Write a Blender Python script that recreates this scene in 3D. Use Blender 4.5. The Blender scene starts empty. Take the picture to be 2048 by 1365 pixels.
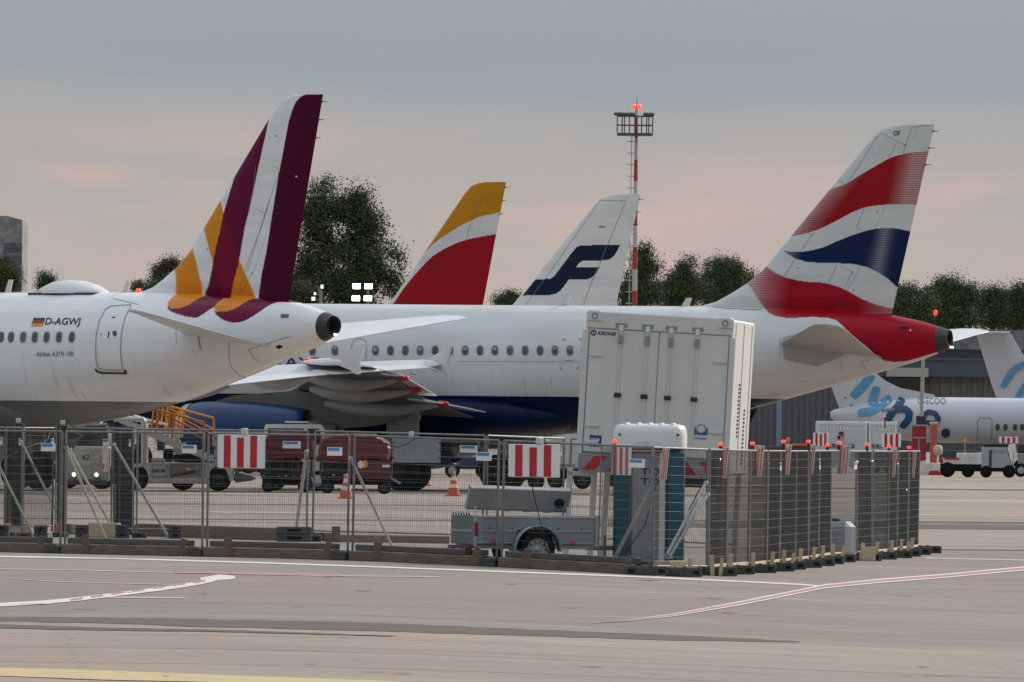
import bpy, math, random
import numpy as np
from mathutils import Vector, Matrix
random.seed(7)
S = bpy.context.scene
COL = S.collection

# ------------------------------------------------------------------ camera
F = 24000.0; CX, CY = 1024.0, 682.5; HC = 2.3
PIT = math.atan(157.5 / F); ROL = 0.0105
cd = bpy.data.cameras.new('camera'); cam = bpy.data.objects.new('camera', cd); COL.objects.link(cam)
cd.sensor_width = 36.0; cd.lens = 36.0 * F / 2048.0; cd.clip_start = 5.0; cd.clip_end = 20000.0
cam.matrix_world = Matrix.Translation((0, 0, HC)) @ Matrix.Rotation(math.pi / 2 + PIT, 4, 'X') @ Matrix.Rotation(ROL, 4, 'Z')
S.camera = cam

# ------------------------------------------------------------------ sky, sun, exposure
SUN_EL = math.radians(29); SUN_AZ = math.radians(42)      # azimuth clockwise from +Y
w = bpy.data.worlds.new('World'); S.world = w; w.use_nodes = True
nt = w.node_tree; N = nt.nodes; L = nt.links; N.clear()
out = N.new('ShaderNodeOutputWorld')
tc = N.new('ShaderNodeTexCoord'); nrm = N.new('ShaderNodeVectorMath'); nrm.operation = 'NORMALIZE'
L.new(tc.outputs['Generated'], nrm.inputs[0])
sep = N.new('ShaderNodeSeparateXYZ'); L.new(nrm.outputs[0], sep.inputs[0])
def wm(op, a, b=None, c=None):
    m = N.new('ShaderNodeMath'); m.operation = op
    for i, x in enumerate((a, b, c)):
        if x is None: continue
        if isinstance(x, (int, float)): m.inputs[i].default_value = x
        else: L.new(x, m.inputs[i])
    return m.outputs[0]
mp = N.new('ShaderNodeMapping'); mp.inputs['Scale'].default_value = (14, 14, 60); L.new(nrm.outputs[0], mp.inputs[0])
no = N.new('ShaderNodeTexNoise'); no.inputs['Scale'].default_value = 1.6; no.inputs['Detail'].default_value = 5; no.inputs['Roughness'].default_value = 0.5
L.new(mp.outputs[0], no.inputs['Vector'])
warp = wm('MULTIPLY', wm('SUBTRACT', no.outputs['Fac'], 0.5), 0.008)
tilt = wm('MULTIPLY', sep.outputs[0], 0.01)
zz = wm('ADD', wm('ADD', sep.outputs[2], warp), tilt)
low = wm('MULTIPLY', zz, 1 / 0.04)
cr = N.new('ShaderNodeValToRGB'); L.new(low, cr.inputs[0])
def s2l(c): return tuple((x / 255 / 12.92) if x / 255 <= .04045 else ((x / 255 + .055) / 1.055) ** 2.4 for x in c)
stops = [(0.0, (193, 180, 172)), (0.20, (189, 179, 174)), (0.36, (182, 176, 173)), (0.5, (176, 173, 171)), (0.64, (169, 169, 171)), (0.70, (155, 164, 172)), (1.0, (153, 166, 175))]
e = cr.color_ramp.elements
while len(e) < len(stops): e.new(0.5)
for i, (p, c) in enumerate(stops):
    e[i].position = p; e[i].color = (*s2l(c), 1)
# pink cloud patches low in the sky
mp2 = N.new('ShaderNodeMapping'); mp2.inputs['Scale'].default_value = (30, 30, 150); mp2.inputs['Location'].default_value = (3.1, 0, 1.7); L.new(nrm.outputs[0], mp2.inputs[0])
n2 = N.new('ShaderNodeTexNoise'); n2.inputs['Scale'].default_value = 1.0; n2.inputs['Detail'].default_value = 6; L.new(mp2.outputs[0], n2.inputs['Vector'])
mr = N.new('ShaderNodeMapRange'); mr.inputs[1].default_value = .5; mr.inputs[2].default_value = .72; L.new(n2.outputs['Fac'], mr.inputs[0])
lowm = N.new('ShaderNodeMapRange'); lowm.inputs[1].default_value = .026; lowm.inputs[2].default_value = .02; L.new(sep.outputs[2], lowm.inputs[0])
pf = wm('MULTIPLY', wm('MULTIPLY', mr.outputs[0], lowm.outputs[0]), 0.75)
mx = N.new('ShaderNodeMixRGB'); L.new(pf, mx.inputs[0]); L.new(cr.outputs[0], mx.inputs[1]); mx.inputs[2].default_value = (*s2l((214, 184, 174)), 1)
def puff(x0, z0, sx, sz, amt):
    a = wm('POWER', wm('MULTIPLY', wm('SUBTRACT', sep.outputs[0], x0), 1 / sx), 2.0); b = wm('POWER', wm('MULTIPLY', wm('SUBTRACT', zz, z0), 1 / sz), 2.0)
    g_ = wm('EXPONENT', wm('MULTIPLY', wm('ADD', a, b), -1.0)); return wm('MULTIPLY', wm('MULTIPLY', g_, wm('MULTIPLY', n2.outputs['Fac'], 2.0)), amt)
pk = wm('ADD', wm('ADD', puff(-.036, .0205, .0042, .0011, .55), puff(.018, .0195, .010, .0030, .30)), puff(.030, .012, .014, .0035, .22))
mxp = N.new('ShaderNodeMixRGB'); L.new(pk, mxp.inputs[0]); L.new(mx.outputs[0], mxp.inputs[1]); mxp.inputs[2].default_value = (*s2l((218, 184, 174)), 1); mxp.use_clamp = True
dk_ = wm('MULTIPLY', puff(.0, .0305, .05, .0022, .5), 1.0); mxd = N.new('ShaderNodeMixRGB'); L.new(dk_, mxd.inputs[0]); L.new(mxp.outputs[0], mxd.inputs[1]); mxd.inputs[2].default_value = (*s2l((147, 162, 173)), 1)
mx = mxd
# higher: the brighter cloud deck overhead
hi = N.new('ShaderNodeMapRange'); hi.interpolation_type = 'SMOOTHSTEP'; hi.inputs[1].default_value = .30; hi.inputs[2].default_value = 1.0; L.new(sep.outputs[2], hi.inputs[0])
n3 = N.new('ShaderNodeTexNoise'); n3.inputs['Scale'].default_value = 2.5; n3.inputs['Detail'].default_value = 4; L.new(nrm.outputs[0], n3.inputs['Vector'])
deck = N.new('ShaderNodeMixRGB'); L.new(n3.outputs['Fac'], deck.inputs[0]); deck.inputs[1].default_value = (0.86, 0.96, 1.08, 1); deck.inputs[2].default_value = (1.28, 1.40, 1.55, 1)
mx3 = N.new('ShaderNodeMixRGB'); L.new(hi.outputs[0], mx3.inputs[0]); L.new(mx.outputs[0], mx3.inputs[1]); L.new(deck.outputs[0], mx3.inputs[2])
# the sky opposite the low sun (behind the camera) is duller
bk = N.new('ShaderNodeMapRange'); bk.inputs[1].default_value = -.7; bk.inputs[2].default_value = .5; bk.inputs[3].default_value = .88; bk.inputs[4].default_value = 1.0; L.new(sep.outputs[1], bk.inputs[0])
dm = N.new('ShaderNodeMixRGB'); dm.blend_type = 'MULTIPLY'; dm.inputs[0].default_value = 1; L.new(mx3.outputs[0], dm.inputs[1]); L.new(bk.outputs[0], dm.inputs[2])
bg2 = N.new('ShaderNodeBackground'); L.new(dm.outputs[0], bg2.inputs[0]); bg2.inputs[1].default_value = 1.0
sky = N.new('ShaderNodeTexSky'); sky.sky_type = 'NISHITA'; sky.sun_disc = False; sky.sun_elevation = SUN_EL; sky.sun_rotation = SUN_AZ
bg1 = N.new('ShaderNodeBackground'); L.new(sky.outputs[0], bg1.inputs[0]); bg1.inputs[1].default_value = 0.06
ms = N.new('ShaderNodeMixShader'); ms.inputs[0].default_value = 0.93; L.new(bg1.outputs[0], ms.inputs[1]); L.new(bg2.outputs[0], ms.inputs[2])
L.new(ms.outputs[0], out.inputs[0])
sl = bpy.data.lights.new('sun', 'SUN'); sl.energy = 3.4; sl.angle = math.radians(12); sl.color = (1.0, 0.90, 0.78)
so = bpy.data.objects.new('sun', sl); COL.objects.link(so)
sd = Vector((math.sin(SUN_AZ) * math.cos(SUN_EL), math.cos(SUN_AZ) * math.cos(SUN_EL), math.sin(SUN_EL)))
so.rotation_euler = sd.to_track_quat('Z', 'Y').to_euler()
S.view_settings.view_transform = 'Standard'; S.view_settings.look = 'None'; S.view_settings.gamma = 1; S.view_settings.exposure = 0.0

# ------------------------------------------------------------------ pixel helpers (photo pixels, 2048 wide)
cr_, sr_ = math.cos(ROL), math.sin(ROL); cp_, sp_ = math.cos(PIT), math.sin(PIT)
def ray(u, v):
    xr, yr = u - CX, CY - v
    a = xr * cr_ - yr * sr_; b = xr * sr_ + yr * cr_
    d = (a, F * cp_ - b * sp_, F * sp_ + b * cp_)
    return (d[0] / d[1], 1.0, d[2] / d[1])
def PX(u, v, D):
    r = ray(u, v); return Vector((r[0] * D, D, HC + r[2] * D))
def proj(x, y, z):
    b0 = z - HC
    fw = y * cp_ + b0 * sp_; up = -y * sp_ + b0 * cp_
    a = x / fw * F; b = up / fw * F
    return CX + a * cr_ + b * sr_, CY - (-a * sr_ + b * cr_)
def sstep(a, b, x):
    t = min(1, max(0, (x - a) / (b - a))); return t * t * (3 - 2 * t)
def gz(x, y):
    return -(0.05 * (1 - .5 * sstep(205, 232, y)) + 0.30 * sstep(-4, 9, x)) * (1 - sstep(252, 330, y)) * sstep(60, 120, y)
def GP(u, v):
    z = 0
    for _ in range(8):
        r = ray(u, v); D = (z - HC) / r[2]; z = gz(r[0] * D, D)
    return (r[0] * D, D, z)
def GX(u, D):
    x = ray(u, 1000)[0] * D
    return (x, D, gz(x, D))

# ------------------------------------------------------------------ object helpers
def meta(o, label=None, cat=None, group=None, kind=None):
    if label: o['label'] = label
    if cat: o['category'] = cat
    if group: o['group'] = group
    if kind: o['kind'] = kind
    return o
def thing(name, label, cat, loc=(0, 0, 0), rz=0.0, group=None, tilt=(0, 0)):
    o = bpy.data.objects.new(name, None); COL.objects.link(o); o.empty_display_size = .2
    o.location = loc; o.rotation_euler = (tilt[0], tilt[1], rz)
    return meta(o, label, cat, group)
def dup(root, loc, rz, label, group=None, tilt=(0, 0)):
    def cp(o, par):
        c = o.copy(); COL.objects.link(c)
        if par is not None: c.parent = par
        for ch in list(o.children): cp(ch, c)
        return c
    r = cp(root, None); r.location = loc; r.rotation_euler = (tilt[0], tilt[1], rz); r['label'] = label
    if group: r['group'] = group
    return r
class MB:
    def __init__(s): s.v = []; s.f = []; s.sm = []
    def add(s, vs, fs, smooth=False):
        b = len(s.v); s.v += [tuple(p) for p in vs]; s.f += [tuple(i + b for i in f) for f in fs]; s.sm += [smooth] * len(fs); return s
    def box(s, x0, x1, y0, y1, z0, z1, M=None):
        vs = [Vector((x, y, z)) for z in (z0, z1) for y in (y0, y1) for x in (x0, x1)]
        if M is not None: vs = [M @ p for p in vs]
        return s.add(vs, [(0, 2, 3, 1), (4, 5, 7, 6), (0, 1, 5, 4), (2, 6, 7, 3), (0, 4, 6, 2), (1, 3, 7, 5)])
    def cbox(s, x0, x1, y0, y1, z0, z1, c=.01, M=None):   # box with chamfered edges
        pts = []
        for (zz, q) in ((z0, c), (z0 + c, 0), (z1 - c, 0), (z1, c)):
            a0, a1, b0, b1 = x0 + q, x1 - q, y0 + q, y1 - q
            pts.append([(a0 + c, b0, zz), (a1 - c, b0, zz), (a1, b0 + c, zz), (a1, b1 - c, zz), (a1 - c, b1, zz), (a0 + c, b1, zz), (a0, b1 - c, zz), (a0, b0 + c, zz)])
        vs = [Vector(p) for r in pts for p in r]
        if M is not None: vs = [M @ p for p in vs]
        fs = [tuple(range(7, -1, -1)), tuple(range(24, 32))]
        for k in range(3):
            for i in range(8):
                j = (i + 1) % 8; fs.append((k * 8 + i, k * 8 + j, k * 8 + 8 + j, k * 8 + 8 + i))
        return s.add(vs, fs)
    def tube(s, a, b, r, n=8, r2=None, caps=True, smooth=True):
        a, b = Vector(a), Vector(b); r2 = r if r2 is None else r2
        d = (b - a).normalized(); q = d.to_track_quat('Z', 'Y')
        vs = []
        for (c, rr) in ((a, r), (b, r2)):
            for i in range(n):
                t = 2 * math.pi * i / n; vs.append(c + q @ Vector((rr * math.cos(t), rr * math.sin(t), 0)))
        fs = [(i, (i + 1) % n, n + (i + 1) % n, n + i) for i in range(n)]
        s.add(vs, fs, smooth)
        if caps: s.add(vs, [tuple(range(n - 1, -1, -1)), tuple(range(n, 2 * n))])
        return s
    def path(s, pts, r, n=6):
        for a, b in zip(pts, pts[1:]): s.tube(a, b, r, n)
        return s
    def lathe(s, prof, n=24, o=(0, 0, 0), axis='Z', smooth=True):
        vs = []; o = Vector(o)
        for (r, h) in prof:
            for i in range(n):
                t = 2 * math.pi * i / n; c, k = r * math.cos(t), r * math.sin(t)
                vs.append(o + (Vector((c, k, h)) if axis == 'Z' else Vector((h, c, k)) if axis == 'X' else Vector((c, h, k))))
        fs = []
        for j in range(len(prof) - 1):
            for i in range(n): fs.append((j * n + i, j * n + (i + 1) % n, (j + 1) * n + (i + 1) % n, (j + 1) * n + i))
        return s.add(vs, fs, smooth)
    def prism(s, poly, a0, a1, axis='Y'):     # polygon (p,q) extruded along an axis
        n = len(poly)
        def mk(p, q, a): return (p, a, q) if axis == 'Y' else (a, p, q) if axis == 'X' else (p, q, a)
        vs = [mk(p, q, a0) for p, q in poly] + [mk(p, q, a1) for p, q in poly]
        fs = [tuple(range(n)), tuple(range(2 * n - 1, n - 1, -1))] + [(i, n + i, n + (i + 1) % n, (i + 1) % n) for i in range(n)]
        return s.add(vs, fs)
    def build(s, name, m, parent=None, label=None, cat=None, group=None, kind=None):
        me = bpy.data.meshes.new(name); me.from_pydata(s.v, [], s.f)
        me.polygons.foreach_set('use_smooth', s.sm); me.materials.append(m); me.update()
        o = bpy.data.objects.new(name, me); COL.objects.link(o)
        if parent is not None: o.parent = parent
        return meta(o, label, cat, group, kind)
def npmesh(name, V, Q, m, parent=None, smooth=True, col=None, half=None):
    me = bpy.data.meshes.new(name); nv, nf = len(V), len(Q)
    me.vertices.add(nv); me.vertices.foreach_set('co', np.asarray(V, dtype=np.float32).ravel())
    me.loops.add(nf * 4); me.loops.foreach_set('vertex_index', np.asarray(Q, dtype=np.int32).ravel())
    me.polygons.add(nf); me.polygons.foreach_set('loop_start', np.arange(0, nf * 4, 4, dtype=np.int32))
    me.polygons.foreach_set('use_smooth', np.full(nf, smooth)); me.update(calc_edges=True); me.validate()
    if col is not None:
        a = me.attributes.new('paint', 'FLOAT_COLOR', 'POINT'); c4 = np.ones((nv, 4), dtype=np.float32); c4[:, :3] = col; a.data.foreach_set('color', c4.ravel())
    if half is not None:
        a = me.attributes.new('half', 'FLOAT', 'POINT'); a.data.foreach_set('value', np.asarray(half, dtype=np.float32))
    me.materials.append(m); o = bpy.data.objects.new(name, me); COL.objects.link(o)
    if parent is not None: o.parent = parent
    return o
ORD = ['first', 'second', 'third', 'fourth', 'fifth', 'sixth', 'seventh', 'eighth', 'ninth', 'tenth', 'eleventh', 'twelfth', 'thirteenth', 'fourteenth', 'fifteenth', 'sixteenth', 'seventeenth', 'eighteenth']

# ------------------------------------------------------------------ materials
MATS = {}
def mat(name, c, rough=.5, metal=0.0, var=.12, scale=3.0, bump=0.0, spec=.5, coat=0.0, c2=None, streak=False, emit=None, es=0.0, stretch=None):
    if name in MATS: return MATS[name]
    m = bpy.data.materials.new(name); m.use_nodes = True; t = m.node_tree; b = t.nodes['Principled BSDF']
    b.inputs['Roughness'].default_value = rough; b.inputs['Metallic'].default_value = metal
    b.inputs['Specular IOR Level'].default_value = spec; b.inputs['Coat Weight'].default_value = coat
    tc = t.nodes.new('ShaderNodeTexCoord'); n = t.nodes.new('ShaderNodeTexNoise'); n.inputs['Scale'].default_value = scale; n.inputs['Detail'].default_value = 6; n.inputs['Roughness'].default_value = .6
    mp = t.nodes.new('ShaderNodeMapping'); t.links.new(tc.outputs['Object'], mp.inputs[0]); t.links.new(mp.outputs[0], n.inputs['Vector'])
    if streak: mp.inputs['Scale'].default_value = (4, 4, .35)
    if stretch: mp.inputs['Scale'].default_value = stretch
    r = t.nodes.new('ShaderNodeValToRGB'); r.color_ramp.elements[0].position = .3; r.color_ramp.elements[1].position = .7
    d = c2 if c2 else tuple(x * (1 - 2 * var) for x in c)
    r.color_ramp.elements[0].color = (*d, 1); r.color_ramp.elements[1].color = (*c, 1)
    t.links.new(n.outputs['Fac'], r.inputs[0]); t.links.new(r.outputs[0], b.inputs['Base Color'])
    if bump:
        bp = t.nodes.new('ShaderNodeBump'); bp.inputs['Strength'].default_value = bump; bp.inputs['Distance'].default_value = .02
        t.links.new(n.outputs['Fac'], bp.inputs['Height']); t.links.new(bp.outputs[0], b.inputs['Normal'])
    if emit: b.inputs['Emission Color'].default_value = (*emit, 1); b.inputs['Emission Strength'].default_value = es
    MATS[name] = m; return m
M_galv = mat('galvanised_steel', (.52, .53, .54), .45, .35, .15, 9)
M_wire = mat('wire_steel', (.055, .055, .057), .7, .2, .15, 9)
M_frame = mat('fence_tube', (.27, .27, .26), .5, .4, .2, 6)
M_white = mat('white_paint', (.78, .78, .77), .35, 0, .05, 2)
M_dirty = mat('dirty_white_paint', (.74, .73, .70), .5, 0, .14, 1.5, streak=True)
M_box = mat('container_white', (.70, .69, .66), .45, 0, .06, 1.2, streak=True)
M_grey = mat('grey_paint', (.30, .31, .32), .5, 0, .1, 3)
M_dgrey = mat('dark_grey_metal', (.045, .045, .048), .6, .1, .2, 4)
M_black = mat('black_rubber', (.012, .012, .013), .85, 0, .2, 5, spec=.2)
M_blackp = mat('black_paint', (.008, .008, .009), .6, 0, .1, 5, spec=.25)
M_glass = mat('dark_glass', (.02, .025, .03), .08, 0, .1, 2, spec=.8)
M_red = mat('red_paint', (.55, .012, .02), .4, 0, .08, 4)
M_pinkred = mat('faded_red_film', (.55, .17, .13), .5, 0, .1, 5)
M_orange = mat('orange_plastic', (.75, .12, .03), .5, 0, .12, 5)
M_yell = mat('yellow_orange_paint', (.80, .30, .02), .45, 0, .1, 4)
M_signw = mat('sign_white', (.80, .80, .80), .4, 0, .04, 3)
M_conc = mat('foot_concrete', (.105, .105, .10), .95, 0, .25, 14, bump=.6)
M_conc2 = mat('grey_concrete', (.30, .30, .29), .9, 0, .2, 9, bump=.4)
M_wood = mat('weathered_timber', (.25, .18, .13), .85, 0, .25, 4, bump=.3, c2=(.12, .085, .06), stretch=(1, 6, 12))
M_woodg = mat('grey_timber', (.15, .135, .12), .85, 0, .25, 4, bump=.3, c2=(.09, .08, .072), stretch=(1, 6, 12))
M_woodl = mat('fresh_timber', (.62, .50, .34), .8, 0, .15, 4, bump=.2, c2=(.50, .38, .25), stretch=(1, 6, 12))
M_plate = mat('blue_plate', (.06, .28, .55), .4, 0, .1, 12)
M_tarp = mat('red_tarpaulin', (.15, .014, .022), .55, 0, .3, 2.2, bump=1.0)
M_lampoff = mat('lamp_housing', (.60, .60, .52), .4, 0, .08, 9)
M_lampred = mat('red_lamp_lens', (.8, .05, .03), .3, 0, .02, 3, emit=(1, .035, .02), es=2.2)
M_lampw = mat('lamp_glow', (.9, .9, .85), .3, 0, .02, 3, emit=(1, .93, .75), es=14)
M_headl = mat('headlamp_glow', (.9, .9, .85), .3, 0, .02, 3, emit=(1, .96, .88), es=2.5)
M_navy = mat('navy_paint', (.004, .036, .125), .3, 0, .12, 2, coat=.05, spec=.25)
M_blue = mat('bright_blue_paint', (.02, .12, .32), .4, 0, .12, 3)
M_teal = mat('teal_plastic', (.015, .12, .17), .45, 0, .12, 2)

# ------------------------------------------------------------------ lettering
def text2d(s, shear=0.0, bold=0.0):
    cu = bpy.data.curves.new('t', 'FONT'); cu.body = s; cu.shear = shear; cu.resolution_u = 3; cu.offset = bold
    ob = bpy.data.objects.new('t', cu); COL.objects.link(ob)
    dg = bpy.context.evaluated_depsgraph_get(); me = bpy.data.meshes.new_from_object(ob.evaluated_get(dg))
    V = [(v.co.x, v.co.y) for v in me.vertices]; P = [tuple(p.vertices) for p in me.polygons]
    bpy.data.objects.remove(ob); bpy.data.curves.remove(cu); bpy.data.meshes.remove(me)
    x0 = min(p[0] for p in V); x1 = max(p[0] for p in V); y0 = min(p[1] for p in V); y1 = max(p[1] for p in V)
    return [((x - x0) / (x1 - x0), (y - y0) / (y1 - y0)) for x, y in V], P
def text_on(name, s, m, parent, fn, shear=0.0, bold=0.0):      # fn(s,t) -> local point, s to the right, t up
    V, P = text2d(s, shear, bold)
    return MB().add([fn(a, b) for a, b in V], P).build(name, m, parent)
# ------------------------------------------------------------------ ground
def ground_material():
    m = bpy.data.materials.new('apron_concrete'); m.use_nodes = True; t = m.node_tree; b = t.nodes['Principled BSDF']; n, l = t.nodes, t.links
    b.inputs['Roughness'].default_value = .85
    g = n.new('ShaderNodeNewGeometry')
    def noise(scale, det, vec=None, rough=.6, sc=(1, 1, 1)):
        mp = n.new('ShaderNodeMapping'); mp.inputs['Scale'].default_value = sc; l.new(g.outputs['Position'], mp.inputs[0])
        x = n.new('ShaderNodeTexNoise'); x.inputs['Scale'].default_value = scale; x.inputs['Detail'].default_value = det; x.inputs['Roughness'].default_value = rough; l.new(mp.outputs[0], x.inputs['Vector']); return x.outputs['Fac']
    def ramp(f, ps):
        r = n.new('ShaderNodeValToRGB'); l.new(f, r.inputs[0]); e = r.color_ramp.elements
        while len(e) < len(ps): e.new(.5)
        for i, (p, c) in enumerate(ps): e[i].position = p; e[i].color = (*c, 1)
        return r.outputs[0]
    def mix(f, a, c, mode='MIX', fac=None):
        x = n.new('ShaderNodeMixRGB'); x.blend_type = mode
        if f is None: x.inputs[0].default_value = fac
        else: l.new(f, x.inputs[0])
        for i, q in ((1, a), (2, c)):
            if isinstance(q, tuple): x.inputs[i].default_value = (*q, 1)
            else: l.new(q, x.inputs[i])
        return x.outputs[0]
    base = ramp(noise(.03, 4, sc=(1, .6, 1)), [(.35, (.265, .214, .178)), (.5, (.318, .258, .208)), (.65, (.375, .302, .237))])
    c = mix(None, base, ramp(noise(.35, 8, rough=.7, sc=(.5, 1, 1)), [(.3, (.74, .74, .76)), (.7, (1.1, 1.09, 1.07))]), 'MULTIPLY', .8)
    c = mix(None, c, ramp(noise(9, 5, rough=.7), [(.3, (.78, .78, .78)), (.7, (1.12, 1.12, 1.12))]), 'MULTIPLY', .7)
    gy = n.new('ShaderNodeSeparateXYZ'); l.new(g.outputs['Position'], gy.inputs[0])
    def mr(a, b2, src):
        x = n.new('ShaderNodeMapRange'); x.interpolation_type = 'SMOOTHSTEP'; x.inputs[1].default_value = a; x.inputs[2].default_value = b2; l.new(src, x.inputs[0]); return x.outputs[0]
    w1 = n.new('ShaderNodeMath'); w1.operation = 'MULTIPLY_ADD'; l.new(noise(.15, 4), w1.inputs[0]); w1.inputs[1].default_value = 9.0; l.new(gy.outputs[1], w1.inputs[2])
    older = n.new('ShaderNodeMath'); older.operation = 'MULTIPLY'; l.new(mr(141, 145, w1.outputs[0]), older.inputs[0]); l.new(mr(290, 230, w1.outputs[0]), older.inputs[1])
    c = mix(older.outputs[0], c, mix(None, c, (.77, .79, .85), 'MULTIPLY', 1.0))
    # slab joints (real seams in the concrete, wandering a little)
    sp = n.new('ShaderNodeSeparateXYZ'); l.new(g.outputs['Position'], sp.inputs[0])
    def M(op, a, b2=None):
        x = n.new('ShaderNodeMath'); x.operation = op
        for i, q in ((0, a), (1, b2)):
            if q is None: continue
            if isinstance(q, (int, float)): x.inputs[i].default_value = q
            else: l.new(q, x.inputs[i])
        return x.outputs[0]
    def joints(per, slope, wd, off, axis=1):
        co = M('ADD', sp.outputs[axis], M('MULTIPLY', sp.outputs[1 - axis], slope))
        co = M('ADD', co, M('MULTIPLY', noise(.4, 5), .9)); co = M('ADD', co, off)
        fr = M('ABSOLUTE', M('SUBTRACT', M('FRACT', M('DIVIDE', co, per)), .5))
        return M('LESS_THAN', fr, wd / per)
    j1 = joints(7.5, -.12, .12, 1.3); j2 = joints(5.0, .05, .03, .4, 0)
    on = M('GREATER_THAN', noise(.12, 5, sc=(1, 3, 1)), .47)
    c = mix(M('MULTIPLY', M('MULTIPLY', j1, on), .95), c, (.10, .085, .08))
    c = mix(M('MULTIPLY', j2, .35), c, (.16, .14, .13))
    def soft(f, a, b2):
        x = n.new('ShaderNodeMapRange'); l.new(f, x.inputs[0]); x.inputs[1].default_value = a; x.inputs[2].default_value = b2; return x.outputs[0]
    j3 = joints(3.1, .03, .05, .8); on3 = soft(noise(.1, 6, sc=(1.5, 4, 1)), .52, .62)
    c = mix(M('MULTIPLY', M('MULTIPLY', j3, on3), .9), c, (.12, .10, .09))
    c = mix(M('MULTIPLY', soft(noise(.9, 6, rough=.7, sc=(.22, 1.3, 1)), .58, .70), .75), c, (.16, .13, .11))
    c = mix(M('MULTIPLY', soft(noise(.16, 5, sc=(.5, 1.2, 1)), .52, .68), .35), c, (.24, .205, .19))
    c = mix(M('MULTIPLY', soft(noise(.5, 7, rough=.7, sc=(.3, 1.5, 1)), .58, .7), .4), c, (.46, .40, .34))
    l.new(c, b.inputs['Base Color'])
    bp = n.new('ShaderNodeBump'); bp.inputs['Strength'].default_value = .3; bp.inputs['Distance'].default_value = .02; l.new(noise(12, 4), bp.inputs['Height']); l.new(bp.outputs[0], b.inputs['Normal'])
    return m
def ground():
    xs = [-4000, -1500, -600, -250, -120, -60, -35] + [-22 + i for i in range(45)] + [35, 60, 120, 250, 600, 1500, 4000]
    ys = [-300, -100, 0, 30, 60, 75] + [85 + 2.5 * i for i in range(100)] + [345, 370, 400, 450, 520, 600, 750, 1000, 1500, 2500, 5000, 9000]
    V = [(x, y, gz(x, y)) for y in ys for x in xs]; n = len(xs)
    Q = [(j * n + i, j * n + i + 1, (j + 1) * n + i + 1, (j + 1) * n + i) for j in range(len(ys) - 1) for i in range(n - 1)]
    meta(npmesh('ground', V, Q, ground_material(), smooth=True), kind='structure')
ground()
def gstrip(name, a, b, m, lift=.004, n=40):
    """painted sheet on the apron between two pixel edges a, b (lists of (u,v))"""
    def samp(pl, t):
        seg = t * (len(pl) - 1); i = min(int(seg), len(pl) - 2); f = seg - i
        return (pl[i][0] * (1 - f) + pl[i + 1][0] * f, pl[i][1] * (1 - f) + pl[i + 1][1] * f)
    V = []; 
    for k in range(n + 1):
        for pl in (a, b):
            x, y, z = GP(*samp(pl, k / n)); V.append((x, y, z))
    # subdivide across
    W = []; 
    for k in range(n + 1):
        A, B = V[2 * k], V[2 * k + 1]
        for q in range(5):
            f = q / 4; x = A[0] * (1 - f) + B[0] * f; y = A[1] * (1 - f) + B[1] * f; W.append((x, y, gz(x, y) + lift))
    Q = [(k * 5 + q, k * 5 + q + 1, k * 5 + q + 6, k * 5 + q + 5) for k in range(n) for q in range(4)]
    return meta(npmesh(name, W, Q, m), kind='structure')
M_line = mat('worn_white_line', (.74, .70, .67), .8, 0, .12, 2.2, c2=(.52, .47, .43))
M_line2 = mat('old_white_line', (.50, .45, .41), .8, 0, .15, 1.4, c2=(.36, .31, .27))
M_linr = mat('worn_red_line', (.46, .17, .16), .8, 0, .15, 2, c2=(.38, .25, .21))
M_liny = mat('worn_yellow_line', (.58, .43, .17), .7, 0, .15, 1.2, c2=(.44, .36, .22))
M_asph = mat('asphalt_patch', (.095, .083, .074), .9, 0, .12, .8, bump=.2, c2=(.070, .060, .052))
M_tar = mat('tar_spot', (.11, .09, .08), .9, 0, .2, 3); M_weed = mat('seam_weed', (.17, .14, .085), .9, 0, .2, 3)
def off(pl, d): return [(u, v + d) for u, v in pl]
def rag(pl, a, n, seed):
    rg = random.Random(seed); us = [p[0] for p in pl]; vs = [p[1] for p in pl]; o = []
    for k in range(n + 1): u = us[0] + (us[-1] - us[0]) * k / n; o.append((u, float(np.interp(u, us, vs)) + rg.uniform(-a, a)))
    return o
rg_ = random.Random(5)
for k in range(30):      # tar spots, weeds in the seams, small spalls
    u = rg_.uniform(-10, 2060); v = rg_.choice((rg_.uniform(1150, 1240), rg_.uniform(1270, 1355), rg_.uniform(1150, 1360))); w_ = rg_.uniform(14, 70); h_ = rg_.uniform(.4, 1.1); n_ = 7; sl = rg_.uniform(.005, .03) * w_
    A = [(u + w_ * i / n_, v + sl * i / n_ + rg_.uniform(-.2, .2)) for i in range(n_ + 1)]
    gstrip('apron_stain', A, [(a, b + h_ * math.sin(math.pi * (i + .15) / (n_ + .3)) * rg_.uniform(.5, 1)) for i, (a, b) in enumerate(A)], rg_.choice((M_tar, M_tar, M_weed)), lift=.010, n=14)
gstrip('apron_asphalt_strip', rag([(-30, 1234), (300, 1237), (700, 1245), (1024, 1258), (1400, 1273), (1600, 1284)], .7, 60, 1), rag([(-30, 1243), (200, 1247), (420, 1255), (700, 1262), (1024, 1271), (1320, 1281), (1600, 1285)], .7, 60, 2), M_asph, n=120)
gstrip('apron_asphalt_strip', rag([(-30, 1249), (200, 1256), (420, 1260), (600, 1266), (800, 1273.6)], .5, 40, 3), rag([(-30, 1257), (200, 1262), (420, 1264), (600, 1269), (800, 1274)], .5, 40, 4), M_asph, n=80, lift=.006)
l1 = [(-20, 1113.5), (250, 1118.5), (500, 1126), (760, 1135), (1024, 1145), (1300, 1155.5), (1480, 1164), (1600, 1170), (1645, 1174)]
gstrip('painted_line', off(l1, -1.4), off(l1, 1.4), M_line, lift=.006)
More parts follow.
